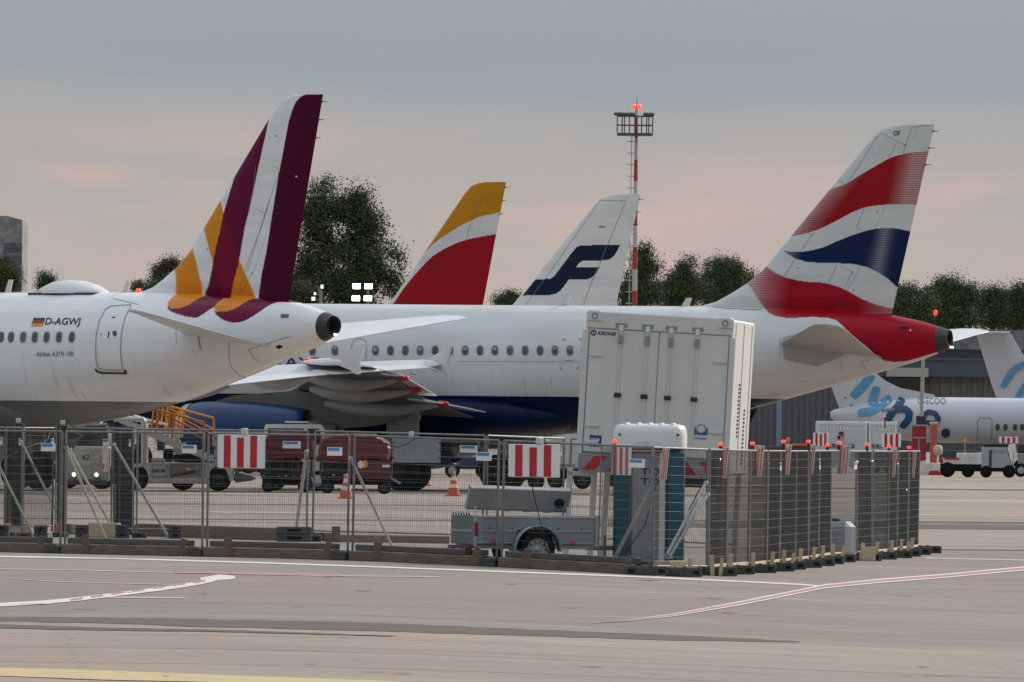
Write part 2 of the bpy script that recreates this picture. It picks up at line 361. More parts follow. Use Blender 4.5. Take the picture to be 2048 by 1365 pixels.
l2 = [(1180, 1248), (1250, 1243), (1350, 1231), (1480, 1208), (1600, 1184), (1650, 1174), (1760, 1163), (1900, 1152), (2080, 1135)]
tp = lambda pl, d: [(u, v + d * min(1, (u - 1170) / 260)) for u, v in pl]
gstrip('painted_line', tp(l2, -4.2), tp(l2, 4.2), M_line, lift=.008)
gstrip('painted_line', tp(l2, -1.7), tp(l2, 1.9), M_linr, lift=.012)
l3 = [(-20, 1212), (90, 1206), (160, 1199), (250, 1188), (330, 1178), (400, 1167), (430, 1160)]
gstrip('painted_line', off(l3, -3.5), off(l3, 3.8), M_line, lift=.008)
for k in range(7):
    t0 = 140 + k * 41; vv = 1201 - k * 5.9
    gstrip('painted_dash', [(t0, vv - .8), (t0 + 24, vv - 4.2)], [(t0 + 3, vv + 2.2), (t0 + 26, vv - 1.4)], M_linr, lift=.012, n=4)
gstrip('painted_line', [(400, 1157), (440, 1150), (468, 1153), (472, 1157)], [(404, 1166), (440, 1161), (462, 1160), (470, 1158.5)], M_line, lift=.007)
l4 = [(-20, 1138.5), (150, 1141), (320, 1145.5), (520, 1150), (700, 1153), (880, 1155)]
gstrip('painted_line', off(l4, -.8), off(l4, .9), M_line2, lift=.006)
gstrip('painted_line', [(350, 1145), (500, 1146.5), (680, 1149.5)], [(350, 1147.5), (500, 1149.8), (680, 1151.5)], M_linr, lift=.009)
gstrip('painted_line', [(180, 1194), (370, 1195.6)], [(180, 1196.6), (370, 1198.4)], M_line2, lift=.006)
gstrip('painted_line', [(20, 1158), (120, 1164), (360, 1170)], [(20, 1159.2), (120, 1165.4), (360, 1171.5)], M_line2, lift=.006)
gstrip('yellow_taxi_line', [(-30, 1336), (200, 1342), (480, 1353), (760, 1363), (900, 1370)], [(-30, 1352), (200, 1361), (480, 1367), (760, 1373), (900, 1376)], M_liny, lift=.006)
l5 = [(1310, 1154), (1420, 1145), (1520, 1137), (1600, 1129)]
gstrip('painted_line', off(l5, -1), off(l5, 1.2), M_line2, lift=.007)
l6 = [(1850, 1117), (1950, 1119), (2080, 1122)]
gstrip('painted_line', off(l6, -1.2), off(l6, 1.4), M_line2, lift=.006)
for (v0, v1, m_) in ((1045.5, 1049.5, M_asph), (1051.5, 1060.5, M_asph), (1001, 1003, M_line2), (1030, 1031.5, M_line2), (978, 980.5, M_asph), (1099, 1101, M_asph)):
    gstrip('apron_band', [(1180, v0 - 7), (2080, v0 + 2)], [(1180, v1 - 7), (2080, v1 + 2)], m_, lift=.005)
gstrip('painted_line', [(420, 1024), (720, 1026)], [(420, 1026.2), (720, 1028)], M_line2, lift=.006)
for (v0, v1) in ((1008, 1009.6), (1038, 1040), (984, 985.2)):
    gstrip('apron_seam', [(-20, v0 - 2), (1180, v0 + 4)], [(-20, v1 - 2), (1180, v1 + 4)], M_asph, lift=.005)
gstrip('painted_line', [(-20, 983), (800, 990)], [(-20, 985), (800, 991.6)], M_line2, lift=.007)

# ------------------------------------------------------------------ airliners
def chaikin(P, n=1):
    for _ in range(n):
        Q = []
        for i in range(len(P)):
            a, b = P[i], P[(i + 1) % len(P)]
            Q += [(.8 * a[0] + .2 * b[0], .8 * a[1] + .2 * b[1]), (.2 * a[0] + .8 * b[0], .2 * a[1] + .8 * b[1])]
        P = Q
    return P
def inside(P, u, v):
    r = np.zeros(len(u), bool); n = len(P)
    for i in range(n):
        (x1, y1), (x2, y2) = P[i], P[(i + 1) % n]
        if y1 == y2: continue
        c = ((y1 > v) != (y2 > v)) & (u < (x2 - x1) * (v - y1) / (y2 - y1) + x1); r ^= c
    return r
PROF = [(0, 5.25, 4.76, .25), (.5, 5.40, 4.52, .42), (1.2, 5.58, 4.27, .60), (2.1, 5.74, 4.02, .80), (3.4, 5.86, 3.64, 1.03), (4.9, 5.93, 3.24, 1.28), (7, 5.965, 2.70, 1.60), (10.4, 5.97, 2.12, 1.88), (13.2, 5.97, 1.86, 1.975), (15.5, 5.97, 1.83, 1.975), (27.5, 5.97, 1.83, 1.975), (29.5, 5.88, 1.86, 1.94), (31.2, 5.45, 2.0, 1.7), (32.6, 4.7, 2.3, 1.2), (33.4, 4.15, 2.65, .7), (33.8, 3.55, 3.15, .15)]
_pd = np.array([p[0] for p in PROF]); _pv = np.array([[p[1], p[2], p[3]] for p in PROF])
_sl = np.zeros_like(_pv); _sl[1:-1] = (_pv[2:] - _pv[:-2]) / (_pd[2:] - _pd[:-2])[:, None]; _sl[0] = (_pv[1] - _pv[0]) / (_pd[1] - _pd[0]); _sl[-1] = (_pv[-1] - _pv[-2]) / (_pd[-1] - _pd[-2])
def prof(d):
    d = np.clip(np.asarray(d, float), 0, 33.8); i = np.clip(np.searchsorted(_pd, d, side='right') - 1, 0, len(_pd) - 2)
    h = _pd[i + 1] - _pd[i]; t = (d - _pd[i]) / h; t = t[..., None]; h = h[..., None]
    return (2 * t ** 3 - 3 * t ** 2 + 1) * _pv[i] + (t ** 3 - 2 * t ** 2 + t) * h * _sl[i] + (-2 * t ** 3 + 3 * t ** 2) * _pv[i + 1] + (t ** 3 - t ** 2) * h * _sl[i + 1]
def fus_y(d, z):
    p = prof(np.array([d]))[0]; zc, h = (p[0] + p[1]) / 2, (p[0] - p[1]) / 2
    return p[2] * math.sqrt(max(0.0, 1 - min(1, abs((z - zc) / h)) ** 2))
FLE = [(5.0, 8.9), (5.9, 8.9), (5.985, 8.55), (6.12, 8.05), (6.35, 7.6), (6.7, 7.0), (7.16, 6.43), (11.35, 2.74), (11.6, 2.45), (11.72, 2.1), (11.76, 1.75)]
FTE = [(5.0, 2.2), (5.74, 2.05), (11.76, .65)]
def interp(T, z): return float(np.interp(z, [a for a, b in T], [b for a, b in T]))
def fin_y(d, z):
    le, te = interp(FLE, z), interp(FTE, z); c = le - te
    if c <= 0 or d > le or d < te: return 0.0
    t = (le - d) / c; th = .11 if z > 7 else .11 * 5.8 / max(c, 5.8)
    return max(0, min(c, 5.8) * th / .2 * (.2969 * math.sqrt(t) - .126 * t - .3516 * t * t + .2843 * t ** 3 - .1015 * t ** 4)) * .95 + .004
class Plane:
    def __init__(s, u_tail, D, th):
        s.th = th; s.c, s.s = math.cos(th), math.sin(th); s.x0 = ray(u_tail, 650)[0] * D; s.y0 = D; s.z0 = 0.0
    def world(s, x, y, z): return s.x0 - s.c * x - s.s * y, s.y0 + s.s * x - s.c * y, z + s.z0
    def local_on_plane(s, u, v, yl):          # ray meets the local plane y = yl
        r = ray(u, v)
        # D*r.x - x0 = -c x - s yl ; D - y0 = s x - c yl
        # eliminate x
        D = (s.s * (-s.x0) + 0 + s.c * (-s.y0)) * -1
        D = (s.s * s.x0 - s.s * s.s * yl + s.c * s.y0 - s.c * s.c * yl) / (s.s * r[0] + s.c)
        x = (D - s.y0 + s.c * yl) / s.s
        return x, HC + r[2] * D - s.z0
    def on(s, u, v, fn, lift=.012):            # surface point under the pixel
        y = 0.8
        for _ in range(14):
            x, z = s.local_on_plane(u, v, y); yn = fn(x, z); y = .5 * y + .5 * yn
        x, z = s.local_on_plane(u, v, y); return Vector((x, fn(x, z) + lift, z))
def decal_poly(pl, name, P, m, parent, fn, lift=.012):
    return MB().add([pl.on(u, v, fn, lift) for u, v in P], [tuple(range(len(P)))]).build(name, m, parent)
def decal_strip(pl, name, pts, wpx, m, parent, fn, lift=.014, closed=False, sub=6):
    Q = []
    seq = pts + [pts[0]] if closed else pts
    for a, b in zip(seq, seq[1:]):
        for k in range(sub): Q.append((a[0] + (b[0] - a[0]) * k / sub, a[1] + (b[1] - a[1]) * k / sub))
    Q.append(seq[-1])
    V = []
    for i, q in enumerate(Q):
        a = Q[max(0, i - 1)]; b = Q[min(len(Q) - 1, i + 1)]
        if closed and i in (0, len(Q) - 1): a, b = Q[-2], Q[1]
        dx, dy = b[0] - a[0], b[1] - a[1]; n = math.hypot(dx, dy) or 1; nx, ny = -dy / n * wpx / 2, dx / n * wpx / 2
        V += [pl.on(q[0] + nx, q[1] + ny, fn, lift), pl.on(q[0] - nx, q[1] - ny, fn, lift)]
    return MB().add(V, [(2 * i, 2 * i + 1, 2 * i + 3, 2 * i + 2) for i in range(len(Q) - 1)]).build(name, m, parent)
def decal_fill(pl, name, P, m, parent, fn, lift=.010, nr=18, nc=18):
    vs = sorted(p[1] for p in P); v0, v1 = vs[0] + .01, vs[-1] - .01; V = []
    for j in range(nr + 1):
        v = v0 + (v1 - v0) * j / nr; X = []
        for (x1, y1), (x2, y2) in zip(P, P[1:] + P[:1]):
            if (y1 > v) != (y2 > v): X.append(x1 + (v - y1) / (y2 - y1) * (x2 - x1))
        a, b = min(X), max(X); V += [pl.on(a + (b - a) * i / nc, v, fn, lift) for i in range(nc + 1)]
    q = nc + 1
    return MB().add(V, [(j * q + i, j * q + i + 1, (j + 1) * q + i + 1, (j + 1) * q + i) for j in range(nr) for i in range(nc)], True).build(name, m, parent)
def oval(u, v, ru, rv, sk=0.0, n=16, p=2.6):
    P = []
    for i in range(n):
        t = 2 * math.pi * i / n; c, k = math.cos(t), math.sin(t)
        a = math.copysign(abs(c) ** (2 / p), c); b = math.copysign(abs(k) ** (2 / p), k); P.append((u + ru * a + sk * b * rv, v - rv * b))
    return P
def livery_material(name, belly=None, zb=0.0, rough=.22):
    m = bpy.data.materials.new(name); m.use_nodes = True; t = m.node_tree; b = t.nodes['Principled BSDF']; n, l = t.nodes, t.links
    b.inputs['Roughness'].default_value = rough; b.inputs['Specular IOR Level'].default_value = .11
    a = n.new('ShaderNodeAttribute'); a.attribute_name = 'paint'; h = n.new('ShaderNodeAttribute'); h.attribute_name = 'half'
    tc = n.new('ShaderNodeTexCoord'); sp = n.new('ShaderNodeSeparateXYZ'); l.new(tc.outputs['Object'], sp.inputs[0])
    def M(op, x, y=None):
        q = n.new('ShaderNodeMath'); q.operation = op
        for i, k in ((0, x), (1, y)):
            if k is None: continue
            if isinstance(k, (int, float)): q.inputs[i].default_value = k
            else: l.new(k, q.inputs[i])
        return q.outputs[0]
    def mix(f, A, B):
        x = n.new('ShaderNodeMixRGB')
        if isinstance(f, float): x.inputs[0].default_value = f
        else: l.new(f, x.inputs[0])
        for i, q in ((1, A), (2, B)):
            if isinstance(q, tuple): x.inputs[i].default_value = (*q, 1)
            else: l.new(q, x.inputs[i])
        return x.outputs[0]
    K = 2 * math.pi / .07
    rowp = M('MULTIPLY', M('GREATER_THAN', M('SINE', M('MULTIPLY', sp.outputs[2], K / 2)), 0.0), math.pi / 2)
    dots = M('ADD', M('MULTIPLY', M('ABSOLUTE', M('SINE', M('MULTIPLY', sp.outputs[2], K / 2))), .5), M('MULTIPLY', M('ABSOLUTE', M('SINE', M('ADD', M('MULTIPLY', sp.outputs[0], K / 2), rowp))), .5))
    hm = M('GREATER_THAN', h.outputs['Fac'], dots)
    hm = M('ADD', M('MULTIPLY', hm, .34), M('MULTIPLY', h.outputs['Fac'], .30))
    c = mix(hm, a.outputs['Color'], (.72, .73, .74))
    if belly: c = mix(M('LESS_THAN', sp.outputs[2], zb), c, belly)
    ns = n.new('ShaderNodeTexNoise'); ns.inputs['Scale'].default_value = .9; ns.inputs['Detail'].default_value = 8; ns.inputs['Roughness'].default_value = .68
    mp = n.new('ShaderNodeMapping'); mp.inputs['Scale'].default_value = (.35, 1, 2.2); l.new(tc.outputs['Object'], mp.inputs[0]); l.new(mp.outputs[0], ns.inputs['Vector'])
    r = n.new('ShaderNodeValToRGB'); l.new(ns.outputs['Fac'], r.inputs[0]); r.color_ramp.elements[0].position = .32; r.color_ramp.elements[0].color = (.86, .85, .83, 1); r.color_ramp.elements[1].position = .6; r.color_ramp.elements[1].color = (1, 1, 1, 1)
    x = n.new('ShaderNodeMixRGB'); x.blend_type = 'MULTIPLY'; x.inputs[0].default_value = .9; l.new(c, x.inputs[1]); l.new(r.outputs[0], x.inputs[2])
    ns2 = n.new('ShaderNodeTexNoise'); ns2.inputs['Scale'].default_value = 1.0; ns2.inputs['Detail'].default_value = 7; ns2.inputs['Roughness'].default_value = .7
    mp2 = n.new('ShaderNodeMapping'); mp2.inputs['Scale'].default_value = (3.2, 1, .28); l.new(tc.outputs['Object'], mp2.inputs[0]); l.new(mp2.outputs[0], ns2.inputs['Vector'])
    r2 = n.new('ShaderNodeMapRange'); l.new(ns2.outputs['Fac'], r2.inputs[0]); r2.inputs[1].default_value = .56; r2.inputs[2].default_value = .74
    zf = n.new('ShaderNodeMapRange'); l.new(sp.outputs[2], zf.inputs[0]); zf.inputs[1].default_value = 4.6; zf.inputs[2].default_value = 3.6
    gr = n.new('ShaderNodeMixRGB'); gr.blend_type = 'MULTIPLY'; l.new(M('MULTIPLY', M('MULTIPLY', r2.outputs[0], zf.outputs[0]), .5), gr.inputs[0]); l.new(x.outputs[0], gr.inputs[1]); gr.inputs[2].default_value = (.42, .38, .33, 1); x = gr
    # fine skin joints between panels
    fr = M('ABSOLUTE', M('SUBTRACT', M('FRACT', M('DIVIDE', sp.outputs[0], 2.13)), .5)); j = M('LESS_THAN', fr, .0022)
    fz = M('ABSOLUTE', M('SUBTRACT', M('FRACT', M('DIVIDE', sp.outputs[2], 1.27)), .5)); j2 = M('LESS_THAN', fz, .003)
    dk = n.new('ShaderNodeMixRGB'); dk.blend_type = 'MULTIPLY'; dk.inputs[0].default_value = 1; l.new(x.outputs[0], dk.inputs[1]); dk.inputs[2].default_value = (.45, .45, .46, 1)
    c2 = mix(M('MULTIPLY', M('MAXIMUM', j, j2), .3), x.outputs[0], dk.outputs[0])
    l.new(c2, b.inputs['Base Color']); return m
WHITE = np.array([.76, .76, .755])
def paint_pts(pl, V, polys, white=WHITE, halffn=None):
    V = np.asarray(V, float); x, y, z = pl.world(V[:, 0], np.abs(V[:, 1]), V[:, 2]); b0 = z - HC
    fw = y * cp_ + b0 * sp_; up = -y * sp_ + b0 * cp_; a = x / fw * F; b = up / fw * F
    u = CX + a * cr_ + b * sr_; v = CY + a * sr_ - b * cr_
    col = np.tile(white, (len(V), 1)); tag = np.zeros(len(V), int)
    for k, (P, c, sm) in enumerate(polys):
        q = inside(chaikin(P, sm) if sm else P, u, v); col[q] = c; tag[q] = k + 1
    half = halffn(u, v, tag) if halffn else np.zeros(len(V))
    return col, half
def surf(secs_fn, na, nb): pass
def fuselage(pl, parent, m, polys, dense, halffn=None, nr=256, white=WHITE):
    ds = np.concatenate([np.linspace(.1, 9.5, 300 if dense else 40), np.linspace(9.9, 30, 40), np.linspace(30.4, 33.8, 14)])
    P = prof(ds); n = nr if dense else 48; ph = np.linspace(0, 2 * np.pi, n, endpoint=False)
    zc, h, wd = (P[:, 0] + P[:, 1]) / 2, (P[:, 0] - P[:, 1]) / 2, P[:, 2]
    V = np.stack([np.repeat(ds, n), (wd[:, None] * np.sin(ph)).ravel(), (zc[:, None] + h[:, None] * np.cos(ph)).ravel()], 1)
    i = np.arange(len(ds) - 1)[:, None] * n; k = np.arange(n)[None, :]; k2 = (k + 1) % n
    Q = np.stack([i + k, i + n + k, i + n + k2, i + k2], -1).reshape(-1, 4)
    col, half = paint_pts(pl, V, polys if dense else [], white, halffn)
    return npmesh('fuselage', V, Q, m, parent, True, col, half)
def fin(pl, parent, m, polys, halffn=None, res=1.0, white=WHITE):
    zs = np.concatenate([np.linspace(5.35, 11.6, int(230 * res)), np.linspace(11.62, 11.76, 6)])
    for (nm, t0, t1, nc) in (('fin', 0.0, .70, int(150 * res)), ('rudder', .703, 1.0, int(66 * res))):
        V = []; 
        ts = np.linspace(t0, t1, nc) ** (1.3 if t0 == 0 else 1)
        if t0 == 0: ts *= .70 / ts[-1]
        for z in zs:
            le, te = interp(FLE, z), interp(FTE, z)
            xs = le - ts * (le - te); ys = np.array([fin_y(x, z) for x in xs])
            if t0 == 0: ys[0] = 0
            else: ys[-1] = .006
            V += [(x, y, z) for x, y in zip(xs, ys)] + [(x, -y, z) for x, y in zip(xs[::-1], ys[::-1])]
        n = 2 * len(ts); r = len(zs)
        Q = [(j * n + i, j * n + (i + 1) % n, (j + 1) * n + (i + 1) % n, (j + 1) * n + i) for j in range(r - 1) for i in range(n)]
        Q += [((r - 1) * n + i, (r - 1) * n + i + 1, (r - 1) * n + n - 2 - i, (r - 1) * n + n - 1 - i) for i in range(len(ts) - 1)]
        col, half = paint_pts(pl, V, polys, white, halffn)
        npmesh(nm, V, Q, m, parent, True, col, half)
def foil(secs, m, parent, name, n=22, smooth=True, inc=0.0):       # secs: (y, xLE, xTE, z, thick)
    V = []; ts = [(1 - math.cos(math.pi * i / n)) / 2 for i in range(n + 1)]
    def th(t): return 5 * (.2969 * math.sqrt(t) - .126 * t - .3516 * t * t + .2843 * t ** 3 - .1036 * t ** 4)
    for (y, le, te, z, tk) in secs:
        iz = lambda t: inc * (le - te) * (.5 - t)
        up = [(le - t * (le - te), y, z + iz(t) + tk * th(t) * .62 + .012) for t in ts]; lo = [(le - t * (le - te), y, z + iz(t) - tk * th(t) * .38 - .012) for t in reversed(ts)]
        V += up + lo
    q = 2 * (n + 1); Q = []
    for j in range(len(secs) - 1):
        for i in range(q): Q.append((j * q + i, j * q + (i + 1) % q, (j + 1) * q + (i + 1) % q, (j + 1) * q + i))
    mb = MB().add(V, Q, smooth); mb.add(V[:q], [tuple(range(q))]); mb.add(V[-q:], [tuple(range(q))])
    return mb.build(name, m, parent)
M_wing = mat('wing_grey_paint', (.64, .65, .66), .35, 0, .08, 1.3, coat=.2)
M_wingf = mat('fairing_shade_grey', (.30, .30, .30), .4, 0, .1, 1.3)  # fairing grey lowered, the underside's shade is part of the colour
M_pyl = mat('pylon_shade_grey', (.09, .085, .08), .5, 0, .15, 2)  # pylon grey darkened to stand for the shade under the wing
M_wingu = mat('wing_underside_shade_grey', (.17, .17, .17), .4, 0, .1, 1.3)  # wing grey darkened throughout to carry the shade of its underside
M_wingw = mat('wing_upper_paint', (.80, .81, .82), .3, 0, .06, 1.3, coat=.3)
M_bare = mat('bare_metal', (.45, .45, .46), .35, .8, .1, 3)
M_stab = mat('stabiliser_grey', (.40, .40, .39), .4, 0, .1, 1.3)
M_apu = mat('exhaust_ring_metal', (.085, .078, .075), .45, .6, .25, 5)
M_hole = mat('exhaust_dark', (.006, .006, .006), .9, 0, .1, 4)
M_pin = mat('panel_joint', (.28, .28, .28), .6, 0, .1, 4)
M_gearm = mat('gear_grey', (.50, .50, .50), .45, 0, .12, 4)
def gear(root, sgn, d=17.05, y=3.8):
    g = MB(); g.tube((d, sgn * y, 2.75), (d, sgn * y, .6), .13, 12); g.tube((d, sgn * (y - .45), .585), (d, sgn * (y + .45), .585), .08, 10)
    g.tube((d, sgn * y, 1.5), (d + .3, sgn * (y - 1.8), 2.6), .07, 8); g.tube((d, sgn * y, 1.4), (d + 1.1, sgn * y, 2.6), .05, 8)
    gr = g.build('landing_gear', M_gearm, root)
    for q in (-1, 1):
        o = (d, sgn * y + q * .46, .585)
        MB().lathe([(.30, -.2), (.52, -.21), (.57, -.15), (.585, -.05), (.585, .05), (.57, .15), (.52, .21), (.30, .2)], 28, o, 'Y').build('tyre', M_black, gr)
        MB().lathe([(.001, -.12), (.1, -.16), (.14, -.1), (.30, -.17), (.30, .17), (.14, .1), (.1, .16), (.001, .12)], 20, o, 'Y').build('rim', M_dgrey, gr)
    MB().cbox(d - .5, d + .62, sgn * y + sgn * .25 - .03, sgn * y + sgn * .25 + .03, 1.35, 2.75, .015).build('gear_door', M_gearm, root)
def airliner(name, label, u, D, th, m, polys, dense=True, wings=True, halffn=None, finres=1.0, white=WHITE, engine_m=None, stab=None, fairing=None, winglow=None, finm=None, gd=17.05):
    pl = Plane(u, D, th)
    root = thing(name, label, 'airliner', (pl.x0, pl.y0, 0), math.pi - th, 'airliners parked in the row')
    fuselage(pl, root, m, polys, dense, halffn, white=white); fin(pl, root, finm or m, polys, halffn, finres, white)
    # tail cone end
    MB().lathe([(.02, .30), (.17, .25), (.19, -.02), (.245, -.03)], 28, (.1, 0, 5.0), 'X').build('exhaust', M_hole, root)
    P0 = [prof(np.array([d]))[0] for d in (.07, .16, .25, .34, .43)]; V = []
    for d, p in zip((.06, .16, .25, .34, .43), P0):
        zc, h = (p[0] + p[1]) / 2, (p[0] - p[1]) / 2
        for i in range(32): t = 2 * math.pi * i / 32; V.append((d, (p[2] + .008) * math.sin(t), zc + (h + .008) * math.cos(t)))
    MB().add(V, [(j * 32 + i, j * 32 + (i + 1) % 32, (j + 1) * 32 + (i + 1) % 32, (j + 1) * 32 + i) for j in range(4) for i in range(32)], True).build('exhaust_ring', M_apu, root)
    t_ = MB(); t_.tube((.05, .0, 4.74), (-.06, .0, 4.73), .03, 8); t_.build('tail_lamp', M_headl, root)
    st = stab or M_wing
    for sg in (1, -1):
        sec = [(sg * .6, 5.75, 2.1, 4.56, .34), (sg * 1.3, 5.3, 2.08, 4.64, .33), (sg * 5.6, 2.55, 1.32, 5.24, .13), (sg * 6.2, 2.14, 1.20, 5.31, .10), (sg * 6.4, 1.8, 1.22, 5.33, .05)]
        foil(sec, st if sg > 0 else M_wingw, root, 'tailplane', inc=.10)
    if wings:
        for sg in (1, -1):
            sec = [(sg * 1.2, 22.9, 15.55, 2.55, .95), (sg * 2.4, 22.1, 15.5, 2.68, .85), (sg * 6.4, 19.65, 15.35, 3.12, .52), (sg * 11.5, 17.2, 14.15, 3.68, .30), (sg * 16.1, 15.0, 13.3, 4.0, .17), (sg * 16.45, 14.6, 13.25, 4.04, .10)]
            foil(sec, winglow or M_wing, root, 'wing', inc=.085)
            fl = [(sg * 2.3, 16.15, 15.0, 2.60, .18), (sg * 6.3, 16.0, 14.85, 2.88, .16)]
            foil(fl, M_wingw, root, 'flap', 10, inc=.12)
            foil([(sg * 6.5, 15.95, 14.85, 3.08, .14), (sg * 12.0, 14.6, 13.6, 3.68, .10)], M_wingw, root, 'flap', 10, inc=.085)
            foil([(sg * 12.2, 14.5, 13.5, 3.70, .09), (sg * 15.7, 13.75, 12.95, 3.92, .07)], M_wingw, root, 'aileron', 10, inc=.10)
            # wingtip fence
            fx = [(q0 + .6, q1 - .02) for q0, q1 in ((13.9, 4.05), (13.45, 4.12), (12.85, 4.36), (12.32, 4.62), (12.24, 4.60), (12.42, 4.08), (12.42, 3.68), (12.54, 3.66), (12.75, 3.80), (13.1, 3.92), (13.5, 4.0))]
            MB().prism(fx, sg * 16.5 - .035, sg * 16.5 + .035, 'Y').build('wingtip_fence', M_wing, root)
            MB().lathe([(.02, -.75), (.10, -.5), (.12, 0), (.08, .5), (.02, .8)], 12, (14.2, sg * 16.47, 4.02), 'X').build('tip_fairing', M_wingw, root)
            for k in range(5): yy = 12.6 + k * .75; MB().tube((13.45 - k * .16, sg * yy, 3.42 + k * .10), (13.15 - k * .16, sg * yy, 3.35 + k * .10), .011, 5).build('static_wick', M_dgrey, root)
            # canoe-shaped flap track fairings
            for (yy, xt, zt, xn) in ((11.6, 13.75, 3.42, 17.0), (8.8, 14.55, 3.08, 18.2), (5.9, 14.9, 2.64, 19.0)):
                V = []; n = 16; st_ = 12
                for j in range(st_ + 1):
                    t = j / st_; x = xn + (xt - xn) * t; r = .31 * math.sin(math.pi * min(1, (t * .93 + .04))) ** .55 * (1 - .55 * t); zc = zt + .12 - .20 * math.sin(math.pi * t)
                    for i in range(n): a = 2 * math.pi * i / n; V.append((x, sg * yy + .20 * r / .30 * math.cos(a), zc + r * .95 * math.sin(a)))
                fo = MB().add(V, [(j * n + i, j * n + (i + 1) % n, (j + 1) * n + (i + 1) % n, (j + 1) * n + i) for j in range(st_) for i in range(n)], True)
                fo = fo.build('flap_track_fairing', M_wingf if fairing else M_wing, root)
                if fairing == 'red': MB().lathe([(.001, -.16), (.07, -.14), (.085, 0), (.105, .14), (.09, .17)], 12, (xt - .02, sg * yy, zt + .14), 'X').build('red_tip', M_red, fo)
            # engine and pylon
            ey = sg * 5.75; em = engine_m or M_white
            na = MB().lathe([(.80, 23.9), (.90, 23.98), (1.0, 23.85), (1.08, 23.4), (1.12, 22.6), (1.10, 21.4), (1.0, 20.2), (.90, 19.6), (.86, 19.55), (.82, 20.3), (.78, 23.7), (.80, 23.9)], 40, (0, ey, 1.68), 'X').build('nacelle', em, root)
            MB().lathe([(.76, 23.55), (.825, 23.92), (.91, 24.0), (1.01, 23.88), (1.05, 23.65)], 40, (0, ey, 1.68), 'X').build('intake_lip', M_bare, na)
            MB().lathe([(.70, 20.3), (.62, 19.4), (.50, 18.6), (.46, 18.55), (.40, 19.0), (.24, 18.5), (.05, 17.9), (.001, 17.85)], 28, (0, ey, 1.66), 'X').build('core_exhaust', M_bare, na)
            MB().lathe([(.001, 23.2), (.2, 23.1), (.78, 22.9)], 28, (0, ey, 1.68), 'X').build('fan', M_dgrey, na)
            py = [(23.1, 2.72), (22.2, 2.98), (20.0, 3.15), (18.0, 2.95), (15.9, 2.55), (16.3, 2.30), (17.4, 2.05), (18.8, 1.95), (19.9, 2.35), (22.3, 2.60)]
            MB().prism(py, ey - .16, ey + .16, 'Y').build('pylon', M_pyl if winglow is M_wingu else M_wing, root)
    # belly fairing
    V = []; n = 32; xs = [11.9, 12.0, 12.4, 13.2, 14.5, 16, 18, 21, 23.5, 25, 25.9, 26.2]; sc = [.02, .16, .38, .62, .86, .97, 1, 1, .96, .7, .35, .02]
    for x, q in zip(xs, sc):
        for i in range(n): a = 2 * math.pi * i / n; V.append((x, 2.16 * (.55 + .45 * q if q > .05 else .02) * math.sin(a) * (q ** .3), 2.42 - .05 * (1 - q) + (1.02 if math.cos(a) > 0 else .86) * q * math.cos(a)))
    col = np.tile(WHITE, (len(V), 1))
    npmesh('belly_fairing', V, [(j * n + i, j * n + (i + 1) % n, (j + 1) * n + (i + 1) % n, (j + 1) * n + i) for j in range(len(xs) - 1) for i in range(n)], m, root, True, col, np.zeros(len(V)))
    gear(root, 1, gd); gear(root, -1, gd)
    g = MB(); g.tube((28.8, 0, 2.1), (28.8, 0, .4), .08, 10); ng = g.build('nose_gear', M_gearm, root)
    for q in (-1, 1): MB().lathe([(.2, -.1), (.36, -.1), (.38, 0), (.36, .1), (.2, .1)], 20, (28.8, q * .25, .38), 'Y').build('tyre', M_black, ng)
    for k in range(3):
        z = 11.55 - k * .53; x = interp(FTE, z); MB().lathe([(.001, .03), (.03, .02), (.03, -.02), (.012, -.04), (.010, -.2), (.001, -.2)], 8, (x, 0, z), 'X').build('static_wick', M_dgrey, root)
    return pl, root
def blade(root, d, h, nm='antenna', wd=.24):
    z = float(prof(np.array([d]))[0][0]) - .03
    return MB().prism([(d + wd, z), (d, z), (d - .12, z + h), (d + wd - .18, z + h)], -.02, .02, 'Y').build(nm, M_wing, root)

